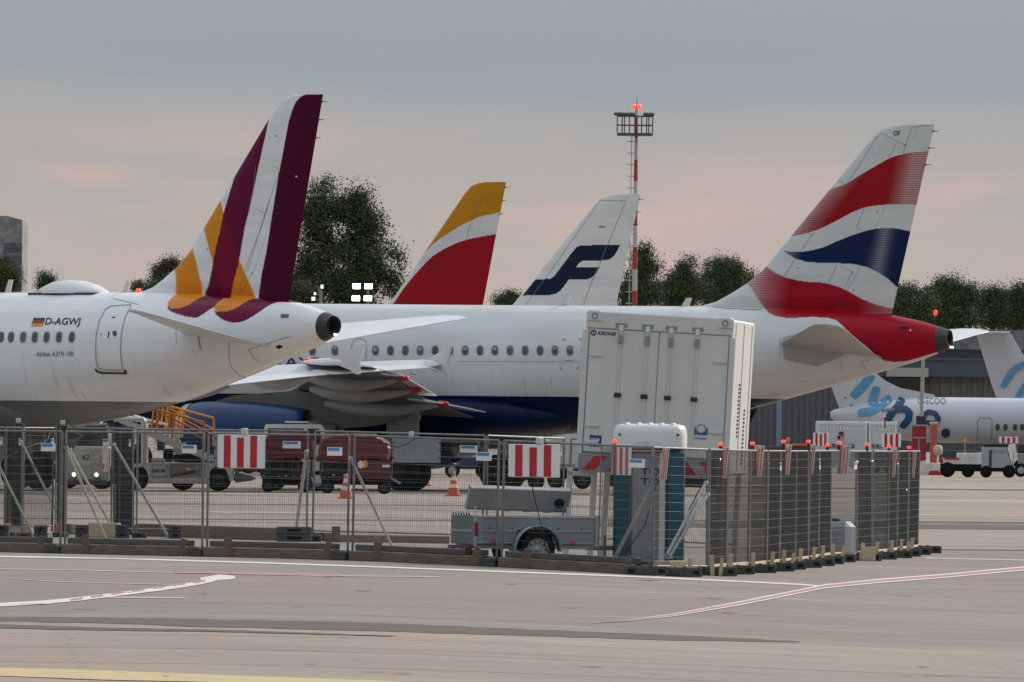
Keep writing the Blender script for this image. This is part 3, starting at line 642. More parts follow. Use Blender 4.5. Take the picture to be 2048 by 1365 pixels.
# --- the nearer airliner on the left
def P4(*a): return [(280 + x / 4, 400 + y / 4) for x, y in a]
BUR = (.080, .0003, .024); BUR2 = (.140, .001, .036); ORA = (.78, .27, .012); MAG = (.20, .003, .030); PUR = (.17, .008, .045)
gw_polys = [
    ([(335, 612), (336, 621), (355, 629), (375, 634), (394, 636.5), (410, 626), (428, 614), (440, 605), (460, 597), (407, 592), (390, 600), (380, 609), (360, 617), (345, 618)], PUR, 1),
    ([(428, 620), (432, 630), (445, 640), (460, 645), (472, 647), (490, 642), (507, 632), (525, 620), (542, 609), (555, 604.5), (583, 604.5), (583, 598), (512, 596), (492, 603), (480, 612), (465, 620), (445, 624.5), (432, 623)], PUR, 1),
    ([(340, 500), (380, 481), (390, 515), (397, 545), (404, 572), (406, 594), (392, 600), (380, 609), (360, 617), (345, 617), (337, 613), (335, 607), (342, 596), (352, 590), (352, 570), (351, 550), (347, 532)], ORA, 0),
    ([(430, 370), (437, 386), (447, 427), (440, 462), (432, 495), (426, 526), (411, 472), (404, 440), (395, 425)], ORA, 0),
    ([(478, 520), (512, 597), (500, 600), (492, 603), (480, 612), (465, 620), (445, 624), (432, 622), (428, 617), (430, 610), (442, 600), (460, 590), (467, 565), (475, 535)], ORA, 0),
    ([(562, 180), (559, 189), (551, 197), (544, 217), (537, 242), (532, 267), (520, 320), (505, 390), (500, 415), (490, 453), (480, 512), (475, 535), (467, 565), (460, 597), (407, 594), (417, 572), (422, 547), (426, 525), (432, 495), (440, 462), (447, 427), (455, 400), (465, 367), (472, 340), (479, 315), (470, 290), (520, 190)], BUR2, 0),
    ([(447, 427), (478, 520), (475, 535), (467, 565), (461, 597), (448, 595), (426, 525), (432, 495), (440, 462)], MAG, 0),
    ([(680, 188.5), (610, 189.5), (600, 195), (591, 205), (584, 222), (577, 245), (571, 277), (565, 310), (557, 350), (545, 425), (532.5, 505), (523, 550), (516, 602), (545, 604), (600, 606), (680, 606)], BUR, 0),
]
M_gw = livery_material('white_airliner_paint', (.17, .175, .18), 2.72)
gw, gwr = airliner('airliner', 'white airliner on the left with burgundy and orange striped fin', 671, 350.4, math.radians(47), M_gw, gw_polys, white=np.array([.86, .86, .86]), winglow=M_wing, gd=18.1)
fz = lambda x, z: fus_y(x, z)
M_mark = mat('dark_lettering', (.03, .035, .05), .5, 0, .05, 3)
M_mark2 = mat('grey_lettering', (.20, .21, .22), .5, 0, .05, 3)
M_winf = mat('window_surround', (.30, .31, .32), .5, 0, .05, 3)
M_pane = mat('window_pane', (.10, .105, .11), .12, 0, .3, 1.5, spec=.7)
M_seal = mat('door_seal', (.36, .38, .40), .5, 0, .05, 3)
for i, u in enumerate((-21, 2.5, 22.5, 46.5, 70, 93.5, 118.5, 144)):
    f_ = decal_poly(gw, 'window', oval(u, 674.5, 6.6, 11.4, .10), M_winf, gwr, fz, .010)
    decal_poly(gw, 'pane', oval(u, 674.5, 4.6, 9.2, .10), M_pane, f_, fz, .022)
dr = decal_strip(gw, 'door', [(223, 612), (262, 609.5), (262, 613), (250, 636), (243, 668), (241.5, 700), (244, 730), (246, 738), (241, 741.5), (205, 740), (197, 736), (193, 725), (191.5, 700), (192.5, 672), (199, 642), (212, 618)], 2.0, M_seal, gwr, fz, closed=True, sub=3)
decal_poly(gw, 'door_window', oval(230, 667, 4.2, 5.4), M_pane, dr, fz, .02)
decal_strip(gw, 'door_handle', [(218.5, 663), (216.8, 676)], 2.2, M_mark, dr, fz, .02)
decal_strip(gw, 'sill', [(191, 739), (196, 744), (206, 746.5), (242, 747), (254, 747), (249, 740)], 4.0, M_dgrey, dr, fz, .02)
decal_strip(gw, 'marking', [(225, 635.5), (231, 634.5)], 2.0, M_mark, dr, fz, .02)
decal_strip(gw, 'marking', [(199, 668), (206, 669)], 1.0, M_mark2, dr, fz, .02)
def px_text(pl, parent, name, s, x0, y0, x1, y1, m, fn, shear=0.0, lift=.014, slope=0.0, bold=0.0):
    text_on(name, s, m, parent, lambda a, b: pl.on(x0 + a * (x1 - x0), y1 - b * (y1 - y0) + slope * a, fn, lift), shear, bold)
px_text(gw, gwr, 'registration', 'D-AGWJ', 90, 635.5, 163, 654, M_mark, fz, .25, slope=.5, bold=.022)
px_text(gw, gwr, 'type_lettering', 'Airbus A319-100', 73, 703, 147, 713.5, M_mark2, fz, bold=.01)
fl = decal_poly(gw, 'flag', [(67.5, 636), (91, 636), (89.3, 641.8), (65.8, 641.8)], M_mark, gwr, fz)
decal_poly(gw, 'red_band', [(65.8, 641.8), (89.3, 641.8), (87.3, 647.6), (64, 647.6)], mat('flag_red', (.45, .02, .03), .4), fl, fz)
decal_poly(gw, 'gold_band', [(64, 647.6), (87.3, 647.6), (85.5, 653.3), (62.3, 653.3)], mat('flag_gold', (.75, .36, .03), .4), fl, fz)
decal_strip(gw, 'rain_gutter', [(226, 597), (278, 609)], 1.3, M_seal, gwr, fz, .02)
decal_strip(gw, 'panel_seam', [(458, 686), (459, 720), (463, 735), (478, 750), (492, 757)], 1.0, M_pin, gwr, fz)
decal_strip(gw, 'panel_seam', [(497, 700), (560, 680), (582, 673)], 1.0, M_pin, gwr, fz)
decal_strip(gw, 'panel_seam', [(497, 700), (508, 716), (520, 726)], 1.0, M_pin, gwr, fz)
decal_strip(gw, 'panel_seam', [(222, 812), (247, 811), (256, 817), (232, 821), (222, 812)], .9, M_mark2, gwr, fz)
vt = decal_strip(gw, 'vent_grille', [(562, 628), (562, 637)], .9, M_seal, gwr, fz)
for k in range(5): decal_strip(gw, 'vent_slot', [(565.5 + k * 3, 628.5), (563.8 + k * 3, 636)], 1.9, M_blackp, vt, fz, .02, sub=2)
decal_poly(gw, 'inlet', [(551, 694), (560, 690), (567, 694), (558, 699)], M_blackp, gwr, fz)
decal_strip(gw, 'tailplane_seal', [(397, 672), (398.5, 685), (402, 699)], 2.6, M_winf, gwr, fz)
decal_strip(gw, 'panel_seam', [(352, 656), (353.5, 689)], .9, M_winf, gwr, fz)
ff = lambda x, z: fin_y(x, z)
for pts in ([(540, 400), (525, 450), (505, 500), (494, 530), (484, 560), (479, 580)], [(479, 580), (495, 587), (514, 597)], [(512, 332), (505, 390), (497, 420)], [(544, 332), (558, 338)], [(513, 418), (530, 428)], [(558, 345), (530, 428), (505, 510), (490, 560)]):
    decal_strip(gw, 'panel_seam', pts, .7, M_pin, gwr, ff, .008, sub=4)
for (u, v) in ((552.5, 272.5), (415, 499), (505, 547)): decal_poly(gw, 'access_cap', oval(u, v, 1.3, 1.5), M_mark, gwr, ff, .01)
decal_poly(gw, 'access_cap', oval(593, 353.5, 1.6, 1.8), M_signw, gwr, ff, .01)
# satellite dome and antennas
V = []; dd = [13.15, 12.85, 12.4, 11.85, 11.3, 10.8, 10.4, 10.2]; hh = [.0, .22, .36, .40, .38, .28, .12, .0]; n = 24
for x, h in zip(dd, hh):
    for i in range(n + 1): a = math.pi * i / n; V.append((x, .62 * (h / .4) ** .6 * math.cos(a), 5.94 + h * math.sin(a)))
MB().add(V, [(j * (n + 1) + i, j * (n + 1) + i + 1, (j + 1) * (n + 1) + i + 1, (j + 1) * (n + 1) + i) for j in range(len(dd) - 1) for i in range(n)], True).build('satellite_dome', M_white, gwr)
MB().box(10.2, 13.15, -.55, .55, 5.90, 5.955).build('dome_base', M_dgrey, gwr)
blade(gwr, 9.25, .30); blade(gwr, 14.6, .42)
t_ = MB().lathe([(.09, 0), (.09, .05), (.06, .12), (.001, .14)], 12, (8.75, 0, 5.96), 'Z').build('beacon', M_lampred, gwr)

# --- the long airliner in the middle
def P5(*a): return [(1400 + x / 4, 230 + y / 4) for x, y in a]
RED = (.33, .008, .014); NAV = (.004, .019, .075); RED2 = (.37, .005, .020)
RT = [(1645, 384), (1652.5, 381), (1675, 375), (1695, 367), (1725, 347.5), (1757.5, 329), (1780, 316), (1802.5, 309.5), (1825, 305), (1880, 302), (1880, 411), (1829, 410.5), (1800, 409.5), (1775, 409.5), (1750, 412), (1730, 415), (1710, 422.5), (1687.5, 434), (1662.5, 447.5), (1637.5, 459), (1612.5, 467.5), (1595, 471), (1565, 475)]
BLp = [(1564, 502), (1575, 503), (1600, 504.5), (1625, 501), (1650, 494), (1675, 482.5), (1700, 472.5), (1725, 464), (1745, 459), (1770, 456), (1795, 457.5), (1817, 462.5), (1850, 469), (1850, 600), (1792, 573), (1775, 557.5), (1755, 545), (1735, 535), (1710, 529), (1680, 527), (1637, 526), (1612, 524), (1590, 517.5), (1575, 508)]
LR = [(1505, 510), (1532.5, 534), (1550, 546), (1570, 555), (1595, 561), (1620, 564.5), (1640, 565), (1662, 569), (1682, 576), (1705, 587.5), (1725, 599), (1750, 609), (1782, 617.5), (1800, 618), (1850, 610), (1930, 610), (1930, 690), (1882, 702), (1850, 712.5), (1812, 723), (1790, 724.5), (1770, 722), (1750, 712.5), (1735, 704), (1707, 675), (1685, 652.5), (1672, 641), (1655, 636), (1625, 634.5), (1595, 636), (1570, 636), (1550, 632.5), (1537, 626), (1530, 617.5), (1517, 600), (1500, 572.5), (1470, 545)]
ba_polys = [(RT, RED, 1), (BLp, NAV, 0), (LR, RED2, 0)]
def ba_half(u, v, tag):
    h = np.zeros(len(u)); te = 1862 - (v - 249) * .208; le = 1755 - (v - 255) * .80
    h = np.where(tag == 1, np.maximum(np.clip((u - te + 58) / 36, 0, 1) * .62, np.clip((le + 52 - u) / 55, 0, 1) * .75), h)
    h = np.where(tag == 2, np.maximum(np.exp(-((u - te + 47) / 16) ** 2) * .5, np.clip((1602 - u) / 30, 0, 1) * .6), h)
    fade3 = np.clip((1585 - u - (v - 540) * .15) / 75, 0, 1) * .7
    h = np.where(tag == 3, np.maximum(np.where(v < 632, fade3, 0), np.where((v < 632), np.clip((u - te + 70) / 60, 0, 1) * .5 * (v < 629), 0)), h)
    return h
M_ba = livery_material('white_and_navy_airliner_paint', (.004, .014, .055), 3.05)
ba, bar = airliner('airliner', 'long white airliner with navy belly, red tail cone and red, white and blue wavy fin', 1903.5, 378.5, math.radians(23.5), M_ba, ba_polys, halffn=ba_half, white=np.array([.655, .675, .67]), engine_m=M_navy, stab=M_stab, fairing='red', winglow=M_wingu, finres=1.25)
M_grease = mat('stabiliser_apron', (.40, .40, .395), .5, 0, .08, 2)
decal_fill(ba, 'stabiliser_trim_area', [(1565, 675), (1577, 672), (1600, 668), (1650, 662), (1700, 680), (1709, 697), (1680, 716), (1634, 733), (1600, 727), (1567, 720)][::-1], M_grease, bar, fz, .010)
for u in [605.5 - 20, 625, 670, 751, 781, 811, 840.5, 870.5, 900.2, 930.5, 960.2, 990, 1020.2, 1050.4, 1080.4, 1110.2, 1140, 1170]:
    f_ = decal_poly(ba, 'window', oval(u, 701.3, 7.4, 10.4), M_winf, bar, fz, .010)
    decal_poly(ba, 'pane', oval(u, 701.3, 5.4, 8.6), M_pane, f_, fz, .022)
    bh = random.choice((0, 2.5, 4, 4, 6, 9))
    if bh: decal_strip(ba, 'window_blind', [(u - 3.6, 694.6 + bh / 2), (u + 3.6, 694.6 + bh / 2)], bh, M_winf, f_, fz, .026, sub=2)
for (a, b, c) in (((1126, 683), (1126, 678.5), (1132, 678.5)), ((1157, 678.5), (1163, 678.5), (1163, 683)), ((1120.5, 733), (1120.5, 738), (1126, 738)), ((1152, 738), (1156.5, 738), (1156.5, 733))):
    decal_strip(ba, 'exit_marking', [a, b, c], 1.3, M_red, bar, fz, .016, sub=2)
decal_strip(ba, 'exit_marking', [(1130, 721), (1147, 721)], 1.1, M_red, bar, fz, .016)
decal_strip(ba, 'panel_seam', [(915, 723), (1160, 724)], .8, M_pin, bar, fz)
dr = decal_strip(ba, 'door', [(703, 730), (703, 695), (706, 683), (714, 677.5), (726, 677.5), (732, 683), (733, 695), (732, 730)], 1.8, M_seal, bar, fz)
px_text(ba, bar, 'title_lettering', 'BRITISH AIRWAYS', 310, 715, 640, 734, M_navy, fz, bold=.01)
px_text(ba, bar, 'fin_lettering', 'OF', 1787, 262, 1800.5, 272, M_mark, ff, lift=.012, bold=.02)
for pts in ([(1763, 266), (1750, 280), (1697, 363)], [(1763, 266), (1794, 283), (1810, 290)], [(1793, 287), (1778, 316)], [(1728, 418), (1713, 455), (1722, 461)], [(1628, 465), (1602, 503)], [(1592, 517), (1568, 554)], [(1672, 384 + 146), (1672, 535), (1657, 567)], [(1681, 534), (1705, 543), (1690, 577)], [(1744, 272), (1754, 278)], [(1677, 360), (1690, 369)], [(1605, 455), (1625, 472)], [(1824, 255), (1805, 310)], [(1825, 254.5), (1862, 250.5)]):
    decal_strip(ba, 'panel_seam', pts, .8, M_pin, bar, ff, .008, sub=4)
for (u, v) in ((1596, 537), (1707, 580), (1755, 424), (1705, 545), (1810, 290)): decal_poly(ba, 'access_cap', oval(u, v, 1.3, 1.4), M_mark, bar, ff, .01)
decal_strip(ba, 'fillet_seam', [(1427, 614.5), (1460, 617), (1519, 620), (1524, 616)], 1.0, M_pin, bar, fz, .03)
decal_strip(ba, 'panel_seam', [(1682, 723), (1685, 742)], .9, M_pin, bar, fz)
decal_strip(ba, 'panel_seam', [(1721, 723), (1742, 721)], .9, M_pin, bar, fz)
decal_strip(ba, 'panel_seam', [(1723, 726), (1735, 744)], .9, M_pin, bar, fz)
decal_strip(ba, 'panel_seam', [(1560, 676), (1560, 713)], .9, M_winf, bar, fz)
vt = decal_strip(ba, 'vent_grille', [(1800.5, 656.5), (1815, 656.5)], 5, M_blackp, bar, fz)
decal_poly(ba, 'access_cap', oval(1821, 661, 1.6, 1.6), M_signw, bar, fz)
decal_poly(ba, 'inlet', oval(1790, 718, 6, 2.4), M_dgrey, bar, fz, .012)
blade(bar, (1903 - 1378) / 58.3, .30, wd=.26); blade(bar, (1903 - 1133) / 58.3, .42)
MB().prism([(6.85, 2.25), (7.3, 2.35), (7.0, 2.62), (6.6, 2.75)], -.03, .03, 'Y').build('tail_skid_mast', M_blackp, bar)
MB().tube((7.0, 0, 5.94), (6.97, 0, 6.12), .05, 10).build('mast_stub', M_dgrey, bar)
MB().lathe([(.05, 0), (.05, .03), (.03, .06), (.001, .07)], 12, (14.75, 16.55, 4.10), 'Z').build('wingtip_lamp', M_lampred, bar)

# --- two more fins behind
IB_R = [(1045, 468), (991.7, 469), (975, 471.2), (955, 475), (932.5, 480), (910, 487.5), (887.5, 498.7), (865, 512.5), (845, 532.5), (825, 555), (805, 580), (784, 612), (784, 660), (1045, 660)]
IB_Y = [(1045, 424), (1000, 425), (980, 429.5), (960, 433.7), (940, 442.5), (920, 452.5), (900, 465), (880, 477.5), (865, 490), (853, 503), (830, 520), (880, 350), (1045, 350)]
M_ib = livery_material('red_and_yellow_fin_paint')
ib, ibr = airliner('airliner', 'airliner far behind the long one, only its red and yellow fin showing', 1034, 477, math.radians(40), M_ib, [(IB_R, (.38, .008, .018), 0), (IB_Y, (.62, .26, .012), 0)], dense=False, wings=False, finres=.8)
def P7(*a): return [(780 + x / 4, 350 + y / 4) for x, y in a]
FL = P7((1000, 990), (1062, 967), (1165, 837), (1280, 832), (1310, 815), (1450, 630), (1490, 580), (1530, 563), (1843, 562), (1800, 640), (1760, 675), (1720, 685), (1545, 687), (1520, 700), (1490, 738), (1680, 738), (1640, 800), (1610, 825), (1575, 838), (1430, 840), (1370, 920), (1330, 950), (1280, 962), (1062, 967))[1:]
M_fi = livery_material('white_fin_paint')
fi, fir = airliner('airliner', 'airliner far behind the long one, its white fin bearing a dark blue winged F', 1307, 500, math.radians(25), M_fi, [(FL, (.012, .022, .05), 0)], dense=False, wings=False, finres=.9)
for pts in (P7((1680, 205), (1250, 820), (1080, 1045)), P7((1680, 205), (1890, 207)), P7((1890, 207), (1740, 560), (1700, 660), (1610, 860), (1550, 1030))):
    decal_strip(fi, 'panel_seam', pts, .8, M_pin, fir, ff, .01)
decal_poly(fi, 'access_cap', oval(1204, 454, 7, 1.8), M_pin, fir, ff, .01)
for pts in (P7((730, 190), (690, 290), (660, 360), (612, 500)), P7((730, 190), (785, 200))):
    decal_strip(ib, 'panel_seam', pts, .8, M_pin, ibr, ff, .01)
# ------------------------------------------------------------------ far background: hangar, high-rise, trees, lamps
def unroll(u, v): return v - ROL * (u - CX)
def bz(v, u, D): return HC + (840 - unroll(u, v)) / (F / D)      # height seen at a pixel at depth D
M_corr = mat('hangar_cladding', (.155, .150, .165), .6, 0, .08, .5)
M_hband = mat('hangar_blue_band', (.115, .140, .185), .55, 0, .12, .4)
M_hbrown = mat('hangar_brown_wall', (.185, .165, .155), .6, 0, .1, .4)
M_hroof = mat('hangar_roof', (.24, .24, .26), .6, 0, .25, .8)
M_beige = mat('beige_cladding', (.50, .45, .40), .6, 0, .12, .4)
M_lite = mat('pale_strip_glazing', (.24, .32, .42), .3, 0, .1, .4)
D = 1000.0
h = thing('hangar', 'large grey hangar with blue-grey upper band far behind the tail', 'building', (0, D, 0))
def hb(nm, u0, u1, v0, v1, m, y0=0, y1=40, ribs=0, gap=0):
    x0, x1 = ray(u0, 900)[0] * D, ray(u1, 900)[0] * D; z1 = HC + (840 - v0) / 24; z0 = HC + (840 - v1) / 24
    b = MB().box(x0, x1, y0, y1, max(z0, 0), z1)
    o = b.build(nm, m, h)
    if ribs:
        r = MB(); n = int((x1 - x0) / ribs)
        for k in range(n): r.box(x0 + (k + .3) * ribs, x0 + (k + .7) * ribs, y0 - .12, y0 - .002, max(z0, 0), z1 - .02)
        q = r.build('cladding_ribs', m, o); q['kind'] = 'stuff'
    return o
hb('wall', 1440, 1679, 688, 960, M_corr, 0, 40, .5)
o = hb('window', 1552, 1563, 760, 930, M_lite, -.2, -.05)
hb('wall', 1679.5, 2300, 745, 960, M_hbrown, 1.0, 40, .9)
hb('upper_band', 1679.5, 2300, 690, 745, M_hband, .3, 40.2, 0)
hb('eaves_band', 1679.5, 2300, 706, 712, M_corr, .1, .29, 0)
hb('roof', 1675, 2300, 650, 690, M_hroof, -.6, 41, 0)
hb('canopy', 1770, 1852, 728, 746, M_beige, -4, .25, 0); hb('canopy_soffit', 1772, 1850, 747, 760, M_dgrey, -3.8, .9, 0)
rr = MB(); random.seed(3)
hr = thing('high_rise', 'tall concrete high-rise with dark glazed side at the left edge', 'building', (0, 1250, 0)); s = F / 1250
X = lambda u: ray(u, 900)[0] * 1250
M_hic = mat('high_rise_concrete', (.36, .35, .335), .7, 0, .3, 1.2); M_hig = mat('high_rise_glazing', (.13, .15, .19), .3, 0, .35, 1.6)
zt = HC + (840 - unroll(20, 437)) / s
MB().box(X(-120), X(40), 0, 14, 0, zt - .6).build('wall', M_hic, hr)
MB().prism([(X(-120), zt - .6), (X(40), zt - .6), (X(39), zt - .15), (X(10), zt + .25), (X(-60), zt + .3), (X(-120), zt)], .3, 13.6, 'Y').build('roof', M_hic, hr)
b = MB()
for k in range(16):
    z = zt - 2.6 - k * 1.3
    b.box(X(4), X(38.5), -.1, -.01, z - .95, z)
b.build('window_bands', M_hig, hr)
# trees
def leaf_mat(name, a, b):
    m = bpy.data.materials.new(name); m.use_nodes = True; t = m.node_tree; p = t.nodes['Principled BSDF']; p.inputs['Roughness'].default_value = .7; p.inputs['Specular IOR Level'].default_value = .05
    at = t.nodes.new('ShaderNodeAttribute'); at.attribute_name = 'half'; r = t.nodes.new('ShaderNodeValToRGB'); r.color_ramp.elements[0].color = (*a, 1); r.color_ramp.elements[1].color = (*b, 1)
    ns = t.nodes.new('ShaderNodeTexNoise'); ns.inputs['Scale'].default_value = .45; tc = t.nodes.new('ShaderNodeTexCoord'); t.links.new(tc.outputs['Object'], ns.inputs['Vector'])
    ad = t.nodes.new('ShaderNodeMath'); ad.operation = 'MULTIPLY_ADD'; t.links.new(at.outputs['Fac'], ad.inputs[0]); ad.inputs[1].default_value = .6; 
    sb = t.nodes.new('ShaderNodeMath'); sb.operation = 'SUBTRACT'; t.links.new(ns.outputs['Fac'], sb.inputs[0]); sb.inputs[1].default_value = .3; t.links.new(sb.outputs[0], ad.inputs[2])
    t.links.new(ad.outputs[0], r.inputs[0]); t.links.new(r.outputs[0], p.inputs['Base Color']); return m
M_leafA = leaf_mat('dark_leaves', (.024, .036, .019), (.105, .135, .060)); M_leafB = leaf_mat('mid_leaves', (.030, .046, .022), (.125, .17, .068)); M_leafC = leaf_mat('brown_leaves', (.035, .035, .018), (.12, .11, .055))
M_bark = mat('bark', (.07, .058, .048), .9, 0, .3, 2)
rng = np.random.default_rng(11)
def tree(label, u0, D, blobs, m, n=9000, leaf=.26, dens=1.0, cat='tree'):
    """blobs: (u, v, ru, rv) ellipses of crown in photo pixels at this depth -> real ellipsoids"""
    s = F / D; x0 = ray(u0, 900)[0] * D; root = thing('tree', label, cat, (x0, D, 0), 0, 'trees beyond the apron')
    tot = sum(b[2] * b[3] for b in blobs); C = []; 
    for (u, v, ru, rv) in blobs:
        cx = (u - CX) / s - x0; cz = HC + (840 - unroll(u, v)) / s; rx, rz = ru / s, rv / s; ry = min(rx, rz) * .8
        k = max(6, int(n * 3.2 * ru * rv / tot / 46)); 
        d = rng.normal(size=(k, 3)); d /= np.linalg.norm(d, axis=1)[:, None]; rad = rng.random(k) ** .40 * (1.0 + .16 * np.sin(d[:, 0] * 5 + u) * np.sin(d[:, 2] * 6 + v) + .10 * np.sin(d[:, 2] * 13 + d[:, 0] * 9 + ru))
        c = d * rad[:, None] * np.array([rx, ry, rz]) + np.array([cx, 0, cz]); C.append(c)
    # the lower crown, down to the scrub at the foot
    al = np.concatenate(C); lo_, hi_ = np.percentile(al[:, 0], 12), np.percentile(al[:, 0], 88); zb = np.percentile(al[:, 2], 12); k = int(n * 1.6 / 46)
    C.append(np.stack([rng.uniform(lo_, hi_, k) * rng.uniform(.6, 1, k), rng.normal(size=k) * (hi_ - lo_) * .22, .5 + (zb + .5) * rng.random(k)], 1))
    C = np.concatenate(C); C = C[C[:, 2] > .4]; fr_ = 1.6; ph_ = rng.uniform(0, 6, 6)
    nf = sum(np.sin(C[:, i] * fr_ * (1 + .35 * i) + ph_[i] + 1.3 * np.sin(C[:, (i + 2) % 3] * fr_ * 1.4 + ph_[i + 3])) for i in range(3)); C = C[nf > -.75]
    cl = np.repeat(C, 46, 0); csz = np.repeat(rng.uniform(.30, .95, len(C)) * (leaf / .26), 46); 
    g = np.clip(rng.normal(size=cl.shape), -1.7, 1.7) * .46; g[:, 2] *= .85; P = cl + g * csz[:, None] * 1.25
    N_ = len(P); nn = g / (np.linalg.norm(g, axis=1)[:, None] + 1e-6) + rng.normal(size=(N_, 3)) * .32 + np.array([0, 0, .35]); nn /= np.linalg.norm(nn, axis=1)[:, None]
    a = np.cross(nn, rng.normal(size=(N_, 3))); a /= np.linalg.norm(a, axis=1)[:, None]; b = np.cross(nn, a)
    L_ = leaf * .60 * rng.uniform(.45, 1.25, N_)[:, None]
    V = np.stack([P - a * L_ * .5, P + b * L_ * .3, P + a * L_ * .5, P - b * L_ * .3], 1).reshape(-1, 3)
    val = np.repeat(np.clip(np.repeat(rng.uniform(.15, .85, len(C)), 46) + rng.normal(size=N_) * .06, 0, 1), 4)
    npmesh('crown', V, np.arange(len(V)).reshape(-1, 4), m, root, False, None, val)
    zt = C[:, 2].mean(); w = MB(); w.tube((0, 0, 0), (.1, 0, zt), max(.12, zt * .03), 10, r2=max(.05, zt * .012))
    for k in rng.choice(len(C), min(14, len(C)), replace=False):
        c = C[k]; z0 = min(zt * rng.uniform(.45, .95), c[2] * .9 + .1); w.tube((0, 0, z0), tuple(c), max(.04, zt * .010), 6, r2=.02)
    w.build('trunk', M_bark, root)
big = [(660, 415, 48, 56), (628, 440, 40, 60), (700, 430, 44, 55), (735, 465, 38, 52), (760, 520, 42, 50), (700, 520, 70, 70), (640, 520, 50, 70), (775, 560, 28, 30), (785, 530, 24, 18), (680, 575, 80, 40), (600, 560, 24, 60), (760, 590, 40, 30), (652, 385, 18, 26), (722, 395, 14, 22), (695, 378, 10, 14)]
tree('tall broad dark tree right of the burgundy fin', 680, 780, big, M_leafA, 26000, .30)
tree('low brownish shrubby tree at the foot of the burgundy fin', 600, 740, [(600, 590, 26, 22), (575, 595, 14, 12), (625, 598, 20, 14)], M_leafC, 3500, .24)
tree('low tree between the tall dark tree and the red fin', 800, 800, [(808, 600, 26, 24), (822, 575, 10, 18), (838, 575, 7, 16), (790, 605, 18, 12)], M_leafA, 3500, .24)
tree('thin drooping tree left of the striped fin', 322, 800, [(318, 545, 10, 14), (332, 532, 10, 10), (345, 528, 9, 9), (312, 562, 7, 12), (330, 560, 14, 14)], M_leafC, 2600, .22)
tree('small bush behind the fuselage by the red beacon', 280, 780, [(278, 573, 16, 7), (300, 576, 12, 6)], M_leafA, 900, .2)
tree('weeping tree at the left edge before the high-rise', 10, 900, [(8, 545, 20, 28), (18, 560, 14, 26), (-10, 550, 30, 40)], M_leafC, 5000, .26)
tree('small dark spiky tree left of the satellite dome', 82, 820, [(80, 566, 14, 12), (92, 558, 10, 9), (70, 574, 10, 8), (100, 562, 8, 6)], M_leafA, 1800, .2)
tree('low bush between the red and the white fin', 1012, 860, [(1002, 602, 16, 10), (1022, 595, 14, 10), (1040, 602, 16, 10), (1022, 606, 30, 6)], M_leafA, 2200, .22)
tree('dark pointed tree directly right of the striped mast', 1285, 880, [(1285, 510, 18, 22), (1292, 535, 22, 22), (1280, 560, 26, 28), (1290, 590, 30, 28), (1255, 590, 16, 40)], M_leafA, 7000, .26)
tree('rounded tree with two tops between mast and red-blue fin', 1380, 900, [(1375, 535, 20, 18), (1360, 560, 26, 22), (1390, 560, 22, 26), (1345, 580, 26, 22), (1380, 590, 40, 26)], M_leafA, 8000, .27)
tree('tallest round tree just left of the wavy-striped fin', 1450, 1060, [(1430, 540, 26, 26), (1455, 535, 26, 24), (1440, 570, 42, 34), (1475, 565, 20, 26), (1450, 600, 50, 22), (1478, 535, 10, 12)], M_leafB, 10000, .27)
tree('smaller tree touching the leading edge of the wavy-striped fin', 1505, 1075, [(1500, 560, 22, 22), (1520, 558, 16, 18), (1505, 590, 34, 26), (1490, 600, 30, 16)], M_leafB, 5000, .27)
tree('low tree mass below the two round trees', 1335, 1066, [(1330, 592, 40, 22), (1310, 582, 20, 20), (1360, 585, 30, 24), (1405, 585, 50, 24), (1420, 570, 16, 18), (1470, 590, 50, 22)], M_leafB, 11000, .30)
tree('green tree close behind the rudder trailing edge on the right', 1815, 1100, [(1812, 588, 22, 22), (1800, 610, 26, 26), (1840, 605, 28, 28), (1810, 635, 50, 18)], M_leafB, 7000, .34)
tree('broad green tree with the highest top right of the rudder', 1895, 1120, [(1905, 572, 20, 24), (1880, 585, 26, 24), (1925, 590, 30, 22), (1895, 615, 50, 32), (1900, 640, 70, 16)], M_leafB, 12000, .34)
tree('dark tree at the right of the broad green tree', 1985, 1130, [(1985, 595, 22, 20), (1965, 610, 30, 22), (2010, 605, 26, 22), (1990, 630, 50, 24)], M_leafA, 8000, .34)
tree('dark tree at the right edge of the picture', 2040, 1110, [(2042, 590, 18, 18), (2030, 612, 26, 26), (2060, 600, 40, 34), (2050, 635, 50, 20)], M_leafA, 7000, .34)
# striped mast
D = 830.0; s = F / D; mz = lambda v: bz(v, 1268, D)
ms_ = thing('light_mast', 'tall red and white striped mast with a lamp platform on top', 'mast', (ray(1269, 600)[0] * D, D, 0))
M_mr = mat('faded_mast_red', (.42, .06, .045), .5, 0, .12, 1); M_mw = mat('faded_mast_white', (.55, .55, .55), .5, 0, .1, 1)
edges = [620, 610, 580, 537, 493, 452, 410, 363, 320, 276, 231, 222]; zs_ = [0] + [mz(v) for v in (660, 610, 539, 495, 408, 364, 320, 274, 232)]
cols = [M_mw, M_mw, M_mr, M_mw, M_mr, M_mw, M_mr, M_mw, M_mr]
bands = [(0, mz(612), M_mw), (mz(612), mz(582), M_mr), (mz(582), mz(539), M_mw), (mz(539), mz(495), M_mr), (mz(495), mz(452), M_mw), (mz(452), mz(409), M_mr), (mz(409), mz(363), M_mw), (mz(363), mz(320), M_mr), (mz(320), mz(276), M_mw), (mz(276), mz(231), M_mr), (mz(231), mz(214), M_mw)]
for a, b, m in bands:
    ra = .26 - .16 * a / 24; rb = .26 - .16 * b / 24; MB().tube((0, 0, a), (0, 0, b), ra, 16, rb).build('mast_section', m, ms_)
lad = MB(); lx = -.42
for yy in (-.12, .12): lad.tube((lx, yy, 0), (lx + .12, yy, mz(272)), .035, 5)
k = 0
